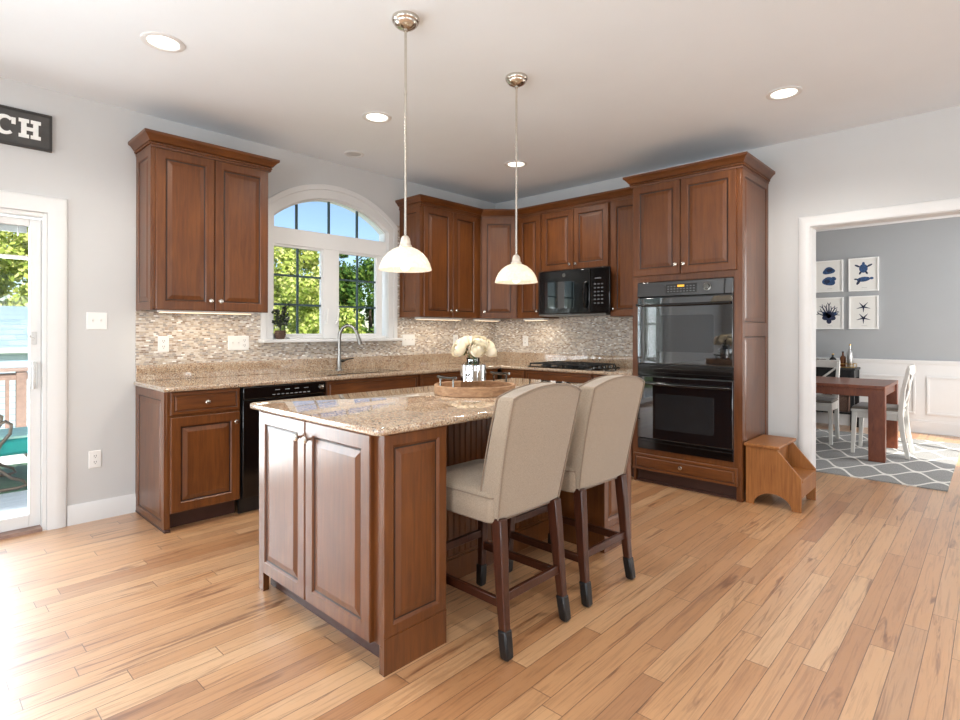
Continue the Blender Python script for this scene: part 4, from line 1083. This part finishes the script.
# ------------------------------------------------------------------ window sill things
pp = V((-2.742, -.040, 1.2005))
pl = thing('potted_plant', 'small dark leafy plant in a wicker pot on the window sill', 'plant', pp)
m = MB(); m.lathe(pp, [(.028, .0005), (.034, .004), (.043, .03), (.046, .055), (.043, .064), (.045, .072), (.040, .072), (.038, .058), (.002, .056)], 24)
for z, r in ((.02, .0395), (.036, .0435), (.052, .0455)): m.lathe(pp+Z_*z, [(r, -.004), (r+.003, 0), (r, .004)], 24, None, (0, 0, 1), False)
m.build('pot', BASKET, pl)
m = MB(); rnd = random.Random(5); tips = []
for k in range(7):
    a = k*2.4; h = .12+.09*rnd.random(); e = pp+V((.045*cos(a), .016*sin(a)-.008, .06+h)); m.tube([pp+Z_*.056, pp+V((.012*cos(a), .01*sin(a), .06+h*.5)), e], .0022, 5); tips.append((e, h))
m.build('stem', DGREEN, pl)
m = MB()
for e, h in tips:
    for q in range(13):
        c0 = e-Z_*(h*.75*q/13)+V((rnd.uniform(-.012, .012), rnd.uniform(-.006, .006), 0)); a = rnd.uniform(0, 6.28); d = V((cos(a), .35*sin(a), rnd.uniform(-.3, .6))).normalized(); s_ = d.cross(Z_).normalized()
        m.prism([(0, 0), (.014, .012), (.032, 0), (.014, -.012)], c0, d, (s_*.4+d.cross(s_)*.9).normalized(), d.cross((s_*.4+d.cross(s_)*.9).normalized()), .0008)
m.build('foliage', DGREEN, pl, smooth=0)
m = MB(); hx0 = pp+V((.036, 0, .06)); m.tube([hx0, hx0+V((.002, 0, .16)), hx0+V((.004, 0, .215)), hx0+V((.012, 0, .236)), hx0+V((.028, 0, .240)), hx0+V((.042, 0, .228)), hx0+V((.046, 0, .208))], .003, 6); m.build('hook_stake', BLACKM, pl)
m = MB(); c0 = V((-2.61, -.036, 1.2005)); m.rings([[(c0.x-a, c0.y-b, c0.z+z), (c0.x+a, c0.y-b, c0.z+z), (c0.x+a, c0.y+b, c0.z+z), (c0.x-a, c0.y+b, c0.z+z)] for a, b, z in ((.055, .022, 0), (.068, .032, .018), (.064, .028, .018), (.052, .020, .006))])
tag(m.build('soap_dish', WHITE, smooth=0), 'small pale dish on the sill beside the potted plant', 'dish')

# ------------------------------------------------------------------ dining room
m = MB(); m.box(.78, 3.28, -4.11, -1.05, .0005, .010)
rg = tag(m.build('rug', RUG, smooth=0), 'grey rug with white trellis lines under the dining table', 'rug')
RT = .0105
tb = thing('dining_table', 'reddish brown wooden dining table with thick square legs', 'dining table', (2.04, -2.7, RT))
TX0, TX1, TY0, TY1, TZ = 1.555, 2.52, -3.615, -1.75, .745
m = MB(); m.box(TX0, TX1, TY0, TY1, TZ-.035, TZ); m.build('tabletop', TABLEW, tb, bevel=.006)
m = MB(); m.box(TX0+.02, TX0+.045, TY0+.02, TY1-.02, TZ-.11, TZ-.035); m.box(TX1-.045, TX1-.02, TY0+.02, TY1-.02, TZ-.11, TZ-.035); m.box(TX0+.045, TX1-.045, TY0+.02, TY0+.045, TZ-.11, TZ-.035); m.box(TX0+.045, TX1-.045, TY1-.045, TY1-.02, TZ-.11, TZ-.035); m.build('apron', TABLEW, tb)
for x0, x1 in ((TX0, TX0+.085), (TX1-.085, TX1)):
    for y0, y1 in ((TY0, TY0+.135), (TY1-.135, TY1)):
        m = MB(); m.box(x0, x1, y0, y1, RT, TZ-.035); m.build('leg', TABLEW, tb, bevel=.004)
def make_dchair(label):
    t = thing('dining_chair', label, 'dining chair', (0, 0, 0), 'white cross-back dining chairs')
    # seat centre at the origin, front towards +y
    W2 = .22
    m = MB(); m.rings([[(-W2, -.2, z), (W2, -.2, z), (W2+.012, .215, z), (-W2-.012, .215, z)] for z in (.43, .462)]); m.build('seat', CHAIRW, t, bevel=.006)
    m = MB(); m.rings([[(-W2+i, -.19+i, z), (W2-i, -.19+i, z), (W2+.01-i, .21-i, z), (-W2-.01+i, .21-i, z)] for i, z in ((0.002, .4625), (.0, .475), (.012, .488), (.05, .494))]); m.build('cushion', CUSHG, t, bevel=.004)
    m = MB(); m.box(-W2+.02, W2-.02, .17, .19, .37, .43); m.box(-W2+.02, W2-.02, -.19, -.17, .37, .43); m.box(-W2+.005, -W2+.025, -.17, .17, .37, .43); m.box(W2-.025, W2-.005, -.17, .17, .37, .43); m.build('apron', CHAIRW, t, bevel=.003)
    def leg(path, sz):
        m = MB(); m.rings([[(x-s, y-s, z), (x+s, y-s, z), (x+s, y+s, z), (x-s, y+s, z)] for (x, y, z), s in zip(path, sz)]); return m.build('leg', CHAIRW, t, bevel=.004)
    for s in (-1, 1):
        leg([(s*(W2-.01), .185, .43), (s*(W2), .20, 0)], (.022, .016))
        leg([(s*(W2-.02), -.255, 0), (s*(W2-.02), -.215, .22), (s*(W2-.02), -.195, .44), (s*(W2-.018), -.215, .66), (s*(W2-.012), -.262, .90)], (.017, .02, .022, .019, .016))
    m = MB(); m.rings([[(x, -.262-.010*(1-(x/W2)**2)*1.5+dy, z) for dy, z in ((-.012, .835), (.012, .835), (.010, .925), (-.010, .925))] for x in [(-W2-.004)+(2*W2+.008)*k/8 for k in range(9)]]); m.build('top_rail', CHAIRW, t, bevel=.005)
    for s in (-1, 1):
        m = MB(); m.tube([(s*(W2-.03), -.205, .50), (s*.09, -.235, .60), (0, -.240, .672), (-s*.09, -.246, .75), (-s*(W2-.03), -.255, .84)], .012, 8); m.build('cross_slat', CHAIRW, t)
    m = MB(); m.box(-W2+.03, W2-.03, -.208, -.188, .485, .515); m.build('lower_rail', CHAIRW, t, bevel=.003)
    return t
dc = make_dchair('white cross-back dining chair tucked at the head of the dining table')
dc.location = (2.115, -3.50, RT)
copy_tree(dc, (2.39, -2.83, RT), 'white cross-back dining chair on the far long side of the dining table', radians(90))
# console
co = thing('console_table', 'black console table against the dining room wainscot', 'console table', (3.67, -2.4, 0))
CX0, CX1, CY0, CY1, CZ = 3.49, 3.86, -3.06, -1.7, .80
m = MB(); m.box(CX0-.01, CX1, CY0-.01, CY1+.01, CZ-.03, CZ); m.build('top', BLACKM, co, bevel=.004)
m = MB(); m.box(CX0+.01, CX1-.01, CY0+.01, CY1-.01, CZ-.13, CZ-.03); m.build('drawer_box', BLACKM, co)
for x in (CX0, CX1-.045):
    for y in (CY0, CY1-.045): m = MB(); m.box(x, x+.045, y, y+.045, 0, CZ-.03); m.build('leg', BLACKM, co, bevel=.003)
m = MB(); m.box(CX0+.01, CX1-.01, CY0+.02, CY1-.02, .20, .225); m.build('shelf', BLACKM, co)
def bin_(label, y0, y1, z0, h, mat):
    m = MB(); m.rings([[(CX0+.03+i, y0+i, z), (CX1-.04-i, y0+i, z), (CX1-.04-i, y1-i, z), (CX0+.03+i, y1-i, z)] for i, z in ((.008, z0+.001), (0, z0+h), (.012, z0+h), (.018, z0+.02))])
    tag(m.build('storage_basket', mat, smooth=0, bevel=.004), label, 'basket')
bin_('brown woven basket on the shelf of the black console table', -2.99, -2.66, .225, .20, BASKET)
TYC = -2.98
gt = thing('bar_tray', 'gold tray holding bottles on the black console table', 'tray', (3.65, TYC+.06, CZ))
m = MB(); m.box(3.56, 3.78, -3.04, -2.74, CZ+.001, CZ+.008); gt2 = m.build('base', GOLD, gt)
m = MB(); m.tube([(3.56, -3.04, CZ+.05), (3.78, -3.04, CZ+.05), (3.78, -2.74, CZ+.05), (3.56, -2.74, CZ+.05), (3.56, -3.04, CZ+.05)], .005, 6)
for x in (3.56, 3.78):
    for y in (-3.04, -2.74): m.cyl((x, y, CZ+.008), (x, y, CZ+.05), .004, None, 6)
m.build('rail', GOLD, gt)
def bottle(label, x, y, h, r, mat, cap):
    z = CZ+.009; t = thing('bottle', label, 'bottle', (x, y, z))
    m = MB(); m.lathe((x, y, z), [(r*.9, .0), (r, .006), (r, h*.55), (r*.8, h*.64), (r*.32, h*.74), (r*.3, h*.93)], 18); m.build('glass_body', mat, t)
    m = MB(); m.lathe((x, y, z), [(r*.36, h*.93), (r*.36, h), (.001, h)], 14); m.build('cap', cap, t)
bottle('tall pale bottle with long neck on the gold tray', 3.66, -2.985, .30, .034, SILVERP, GOLD)
bottle('short amber bottle on the gold tray, left of the tall pale bottle', 3.70, -2.90, .20, .036, wood('amber_glass', (84, 46, 20), (110, 62, 28), (130, 80, 40)), BLACKM)
bottle('dark squat bottle at the left of the gold tray', 3.62, -2.80, .17, .040, BLACK, GOLD)
def tumbler(label, x, y, z):
    m = MB(); m.lathe((x, y, z), [(.030, .0), (.034, .004), (.038, .10), (.035, .10), (.031, .010), (.001, .010)], 20)
    tag(m.build('drinking_glass', DSTEEL, smooth=50), label, 'glass', 'tumblers on the console')
for i, (x, y, lab) in enumerate(((3.60, -2.69, 'dark smoky tumbler on the console, nearest the gold tray'), (3.66, -2.60, 'dark smoky tumbler on the console, farther from the gold tray'))): tumbler(lab, x, y, CZ+.001)

def picture(label, y0, y1, z0, z1, kind):
    # hangs on the far dining wall, facing -x
    t = thing('framed_print', label, 'picture', (DX, (y0+y1)/2, z0), 'framed blue sea prints')
    yl, yr = max(y0, y1), min(y0, y1)
    w_ = .016; xo = DX-.032
    m = MB(); m.box(xo, DX-.001, yr, yl, z0, z0+w_); m.box(xo, DX-.001, yr, yl, z1-w_, z1); m.box(xo, DX-.001, yr, yr+w_, z0+w_, z1-w_); m.box(xo, DX-.001, yl-w_, yl, z0+w_, z1-w_); m.build('frame', FRAME, t, bevel=.002)
    m = MB(); m.box(DX-.020, DX-.002, yr+w_, yl-w_, z0+w_, z1-w_); m.build('print', PAPER, t, smooth=0)
    m = MB(); cy = (y0+y1)/2; cz = (z0+z1)/2; rnd = random.Random(hash(kind) % 97)
    xp = DX-.0205
    def blob(cy_, cz_, ry, rz, rot=0, mat=BLUE, n=20, wob=0):
        pts = []
        for k in range(n):
            a = 2*pi*k/n; r_ = 1+wob*sin(3*a+cy_*50)
            y_, z_ = ry*r_*cos(a), rz*r_*sin(a); pts.append((cy_+y_*cos(rot)-z_*sin(rot), cz_+y_*sin(rot)+z_*cos(rot)))
        m.prism(pts, (xp, 0, 0), Y_, Z_, SX_, .0006+.0003*len(m.mats), mat)
    def stroke(p, q, wd, mat=NAVY, w2=None):
        p = V(p); q = V(q); d = (q-p).normalized(); s_ = V((-d.y, d.x)); w2 = wd if w2 is None else w2
        m.prism([tuple(p+s_*wd), tuple(p-s_*wd), tuple(q-s_*w2), tuple(q+s_*w2)], (xp, 0, 0), Y_, Z_, SX_, .0012, mat)
    if kind == 'shells':
        blob(cy, cz+.075, .072, .048, -.15, BLUE, 20, .12); blob(cy-.01, cz+.082, .040, .024, -.2, NAVY, 14)
        m.build('drawing', None, t, smooth=0); m = MB()
        blob(cy, cz-.070, .078, .058, .2, BLUE, 20, .08); blob(cy+.02, cz-.070, .036, .028, 0, NAVY, 14); blob(cy-.06, cz-.035, .03, .024, .6, BLUE)
    elif kind == 'turtle':
        blob(cy, cz+.08, .048, .058, 0, BLUE); blob(cy, cz+.145, .016, .020)
        for sy in (-1, 1): blob(cy+sy*.066, cz+.115, .036, .012, sy*.5, NAVY); blob(cy+sy*.035, cz+.022, .012, .024, sy*.5, NAVY)
        m.build('drawing', None, t, smooth=0); m = MB()
        blob(cy, cz-.065, .075, .032, -.1, BLUE); blob(cy-.09, cz-.055, .022, .016); blob(cy+.055, cz-.100, .016, .040, .5, NAVY); blob(cy+.085, cz-.06, .02, .010, 0, NAVY)
    elif kind == 'coral':
        for k in range(9):
            a = radians(20+140*k/8); L = .10+.05*rnd.random(); c0 = (cy, cz-.06); e = (cy+L*cos(a)*.9, cz-.06+L*1.15*sin(a)); stroke(c0, e, .012, NAVY, .006)
            for da in (-.5, .5):
                stroke(e, (e[0]+.04*cos(a+da), e[1]+.045*sin(a+da)), .006, NAVY, .003)
        blob(cy, cz-.045, .075, .06, 0, NAVY, 18, .2); blob(cy-.05, cz-.01, .04, .03, 0, BLUE, 14, .2); blob(cy+.045, cz-.005, .038, .028, 0, BLUE, 14, .2); blob(cy, cz-.11, .03, .035, 0, NAVY)
    else:
        for c_z in (cz+.075, cz-.075):
            if c_z < cz: m.build('drawing', None, t, smooth=0); m = MB()
            for k in range(5): a = pi/2+2*pi*k/5+pi/5; stroke((cy, c_z), (cy+.080*cos(a), c_z+.072*sin(a)), .011, NAVY, .002)
    m.build('drawing', None, t, smooth=0)
    m = MB(); m.box(xp-.0005, xp, cy-.04, cy+.02, z0+.045, z0+.048); m.build('caption_line', PRINTGREY, t, smooth=0)
picture('framed print of two blue shells, upper left of the four on the dining wall', -2.535, -2.870, 1.816, 2.252, 'shells')
picture('framed print of two blue turtles, upper right of the four on the dining wall', -2.932, -3.266, 1.812, 2.256, 'turtle')
picture('framed print of navy coral, lower left of the four on the dining wall', -2.538, -2.873, 1.306, 1.742, 'coral')
picture('framed print of two navy starfish, lower right of the four on the dining wall', -2.936, -3.262, 1.305, 1.748, 'starfish')

# ------------------------------------------------------------------ outside
m = MB(); DZ = -.12
for k in range(27): m.box(-9.0, -3.2, .16+k*.142, .16+k*.142+.136, DZ-.03, DZ)
struct(m.build('deck', DECK, smooth=0), 'pale boarded deck outside the patio door', 'deck')
m = MB(); m.box(-60, 60, 4.2, 70, -3.05, -3.0); struct(m.build('ground', GRASS, smooth=0), 'lawn beyond the deck', 'lawn')
rl = thing('deck_railing', 'wooden deck railing with square balusters outside the patio door', 'railing', (-6, 3.85, DZ))
RY = 3.85
m = MB(); m.box(-9, -3.2, RY-.06, RY+.06, .80, .84); m.build('top_rail', RAILW, rl)
m = MB(); m.box(-9, -3.2, RY-.02, RY+.02, .70, .78); m.build('upper_rail', RAILW, rl)
m = MB(); m.box(-9, -3.2, RY-.02, RY+.02, DZ+.06, DZ+.14); m.build('lower_rail', RAILW, rl)
for x in (-7.6, -5.6, -3.95): m = MB(); m.box(x-.045, x+.045, RY-.045, RY+.045, DZ, .80); m.build('post', RAILW, rl)
for k in range(40):
    x = -8.9+k*.142; m = MB(); m.box(x-.018, x+.018, RY-.018, RY+.018, DZ+.14, .70); m.build('baluster', RAILW, rl)
m = MB(); m.box(-5.7, -3.85, 1.75, 3.0, DZ+.0005, DZ+.008); tag(m.build('outdoor_mat', MATG, smooth=0), 'green outdoor mat on the pale deck under the patio chair', 'mat')
MZ = DZ+.0085
pc = thing('patio_chair', 'patio lounge chair with teal cushion seen through the patio door', 'patio chair', (-4.45, 2.1, MZ))
for y in (1.78, 2.42):
    m = MB(); m.tube([(-4.36, y, .46), (-4.30, y, .49), (-4.26, y, .46), (-4.27, y, .38), (-4.33, y, .30), (-4.37, y, .20), (-4.34, y, .08), (-4.26, y, .0), (-4.18, y, -.04), (-4.16, y, -.08), (-4.22, y, MZ+.016), (-4.9, y, MZ+.016), (-5.05, y, .05), (-4.98, y, .3), (-5.12, y, .86)], .014, 8); m.build('frame_tube', BRONZE, pc)
m = MB(); m.tube([(-4.36, 1.78, .46), (-4.8, 1.78, .47), (-5.02, 1.78, .5)], .012, 8); m.build('arm_rest', BRONZE, pc)
for x in (-4.15, -4.95):
    m = MB(); m.box(x-.012, x+.012, 1.78, 2.42, .165, .185); m.build('cross_bar', BRONZE, pc)
m = MB(); m.rings([[(-4.95+i, 1.80+i, z), (-3.98-i, 1.80+i, z), (-3.98-i, 2.40-i, z), (-4.95+i, 2.40-i, z)] for i, z in ((.03, .186), (0, .21), (0, .31), (.02, .325))]); m.build('seat_cushion', TEAL, pc, bevel=.01)
m = MB(); m.rings([[(-4.92+i, 1.83+i, z), (-4.00-i, 1.83+i, z), (-4.00-i, 2.37-i, z), (-4.92+i, 2.37-i, z)] for i, z in ((0, .3255), (0, .345), (.02, .352))]); m.build('pale_top_pad', TEALL, pc, bevel=.006)
m = MB(); m.rings([[(-4.95-.2*k, 1.82, .36+.55*k), (-4.85-.2*k, 1.82, .36+.55*k), (-4.85-.2*k, 2.38, .36+.55*k), (-4.95-.2*k, 2.38, .36+.55*k)] for k in (0, .5, 1)]); m.build('back_cushion', TEAL, pc, bevel=.015)
# neighbouring house
hs = thing('neighbour_house', 'pale blue house with grey shingled roof beyond the deck', 'house', (-8, 18, -3))
m = MB(); m.box(-16, -1.0, 16.1, 24, -3, .78); m.build('wall', SIDING, hs, smooth=0)
m = MB(); m.prism([(16.0, .70), (16.0, .78), (20.2, 2.12), (24.4, .78), (24.4, .70)], (-16.4, 0, 0), Y_, Z_, X_, 15.9); m.build('roof', ROOF, hs, smooth=0)
m = MB(); m.box(-16.4, -.5, 15.9, 16.02, .64, .78); m.build('gutter', TRIM, hs)
m = MB(); m.cyl((-3.05, 17.4, 1.1), (-3.05, 17.4, 1.52), .06, None, 10); m.cyl((-3.05, 17.4, 1.15), (-2.86, 17.4, 1.15), .06, None, 10); m.build('vent_pipe', BLACKM, hs)
def tree(label, x, y, z0, h, rx, ry, mat, seed, n=4200, conic=False, ls=.2):
    rnd = random.Random(seed)
    t = thing('tree', label, 'tree', (x, y, z0), 'trees beyond the house')
    m = MB(); m.tube([(x, y, z0), (x+.1, y, z0+h*.35), (x, y, z0+h*.75)], [.24, .17, .06], 8); m.build('trunk', BARK, t)
    m = MB(); b = m.b
    cl = []
    for k in range(70):
        while True:
            u = V((rnd.uniform(-1, 1), rnd.uniform(-1, 1), rnd.uniform(-1, 1)))
            if .25 < u.length < 1: break
        if conic: sc_ = (1-(u.z+1)/2)*.95+.08; u.x *= sc_; u.y *= sc_
        cl.append((V((x+u.x*rx, y+u.y*ry, z0+h*.56+u.z*h*.44)), rnd.uniform(.45, .9)*(.8 if conic else 1)*rx*.30))
    for k in range(n):
        c0, r = cl[rnd.randrange(len(cl))]
        d = V((rnd.gauss(0, 1), rnd.gauss(0, 1), rnd.gauss(0, 1))).normalized()
        p = c0+d*r*rnd.uniform(.6, 1.05); s = ls*rnd.uniform(.6, 1.3)
        a = V((rnd.gauss(0, 1), rnd.gauss(0, 1), rnd.gauss(0, 1))).normalized(); q = a.cross(d+V((.01, 0, 0))).normalized()
        v = [b.verts.new(p+a*s*.5), b.verts.new(p+q*s*.32), b.verts.new(p-a*s*.5), b.verts.new(p-q*s*.32)]
        m.face(v)
    m.build('foliage', mat, t, smooth=0)
tree('tall sunlit yellow-green tree filling the left sash of the arched window', 7.17, 19.6, -3, 8.9, 2.9, 2.0, LEAFY, 1, 26000, False, .21)
tree('sunlit yellow-green tree low in the left sash of the arched window', 4.5, 12.6, -3, 6.0, 2.0, 1.6, LEAFY, 2, 17000, False, .15)
tree('dark green pointed tree in the right sash of the arched window', 7.75, 15.4, -3, 8.0, 1.8, 1.6, LEAFD, 3, 20000, True, .17)
tree('dark green rounded tree at the right of the right window sash', 13.5, 21.6, -3, 8.2, 3.6, 2.0, LEAFD, 4, 22000, False, .22)
tree('low yellow-green bush beneath the dark trees in the right window sash', 8.3, 12.2, -3, 4.7, 2.0, 1.5, LEAFY, 5, 15000, False, .15)
tree('tall yellow-green tree behind the roof seen through the patio door', -2.2, 30, -3, 10.8, 4.2, 3.0, LEAFY, 6, 26000, False, .27)
tree('green tree farther left behind the roof seen through the patio door', -11.5, 31, -3, 11, 4.4, 3.0, LEAFD, 8, 9000, False, .35)
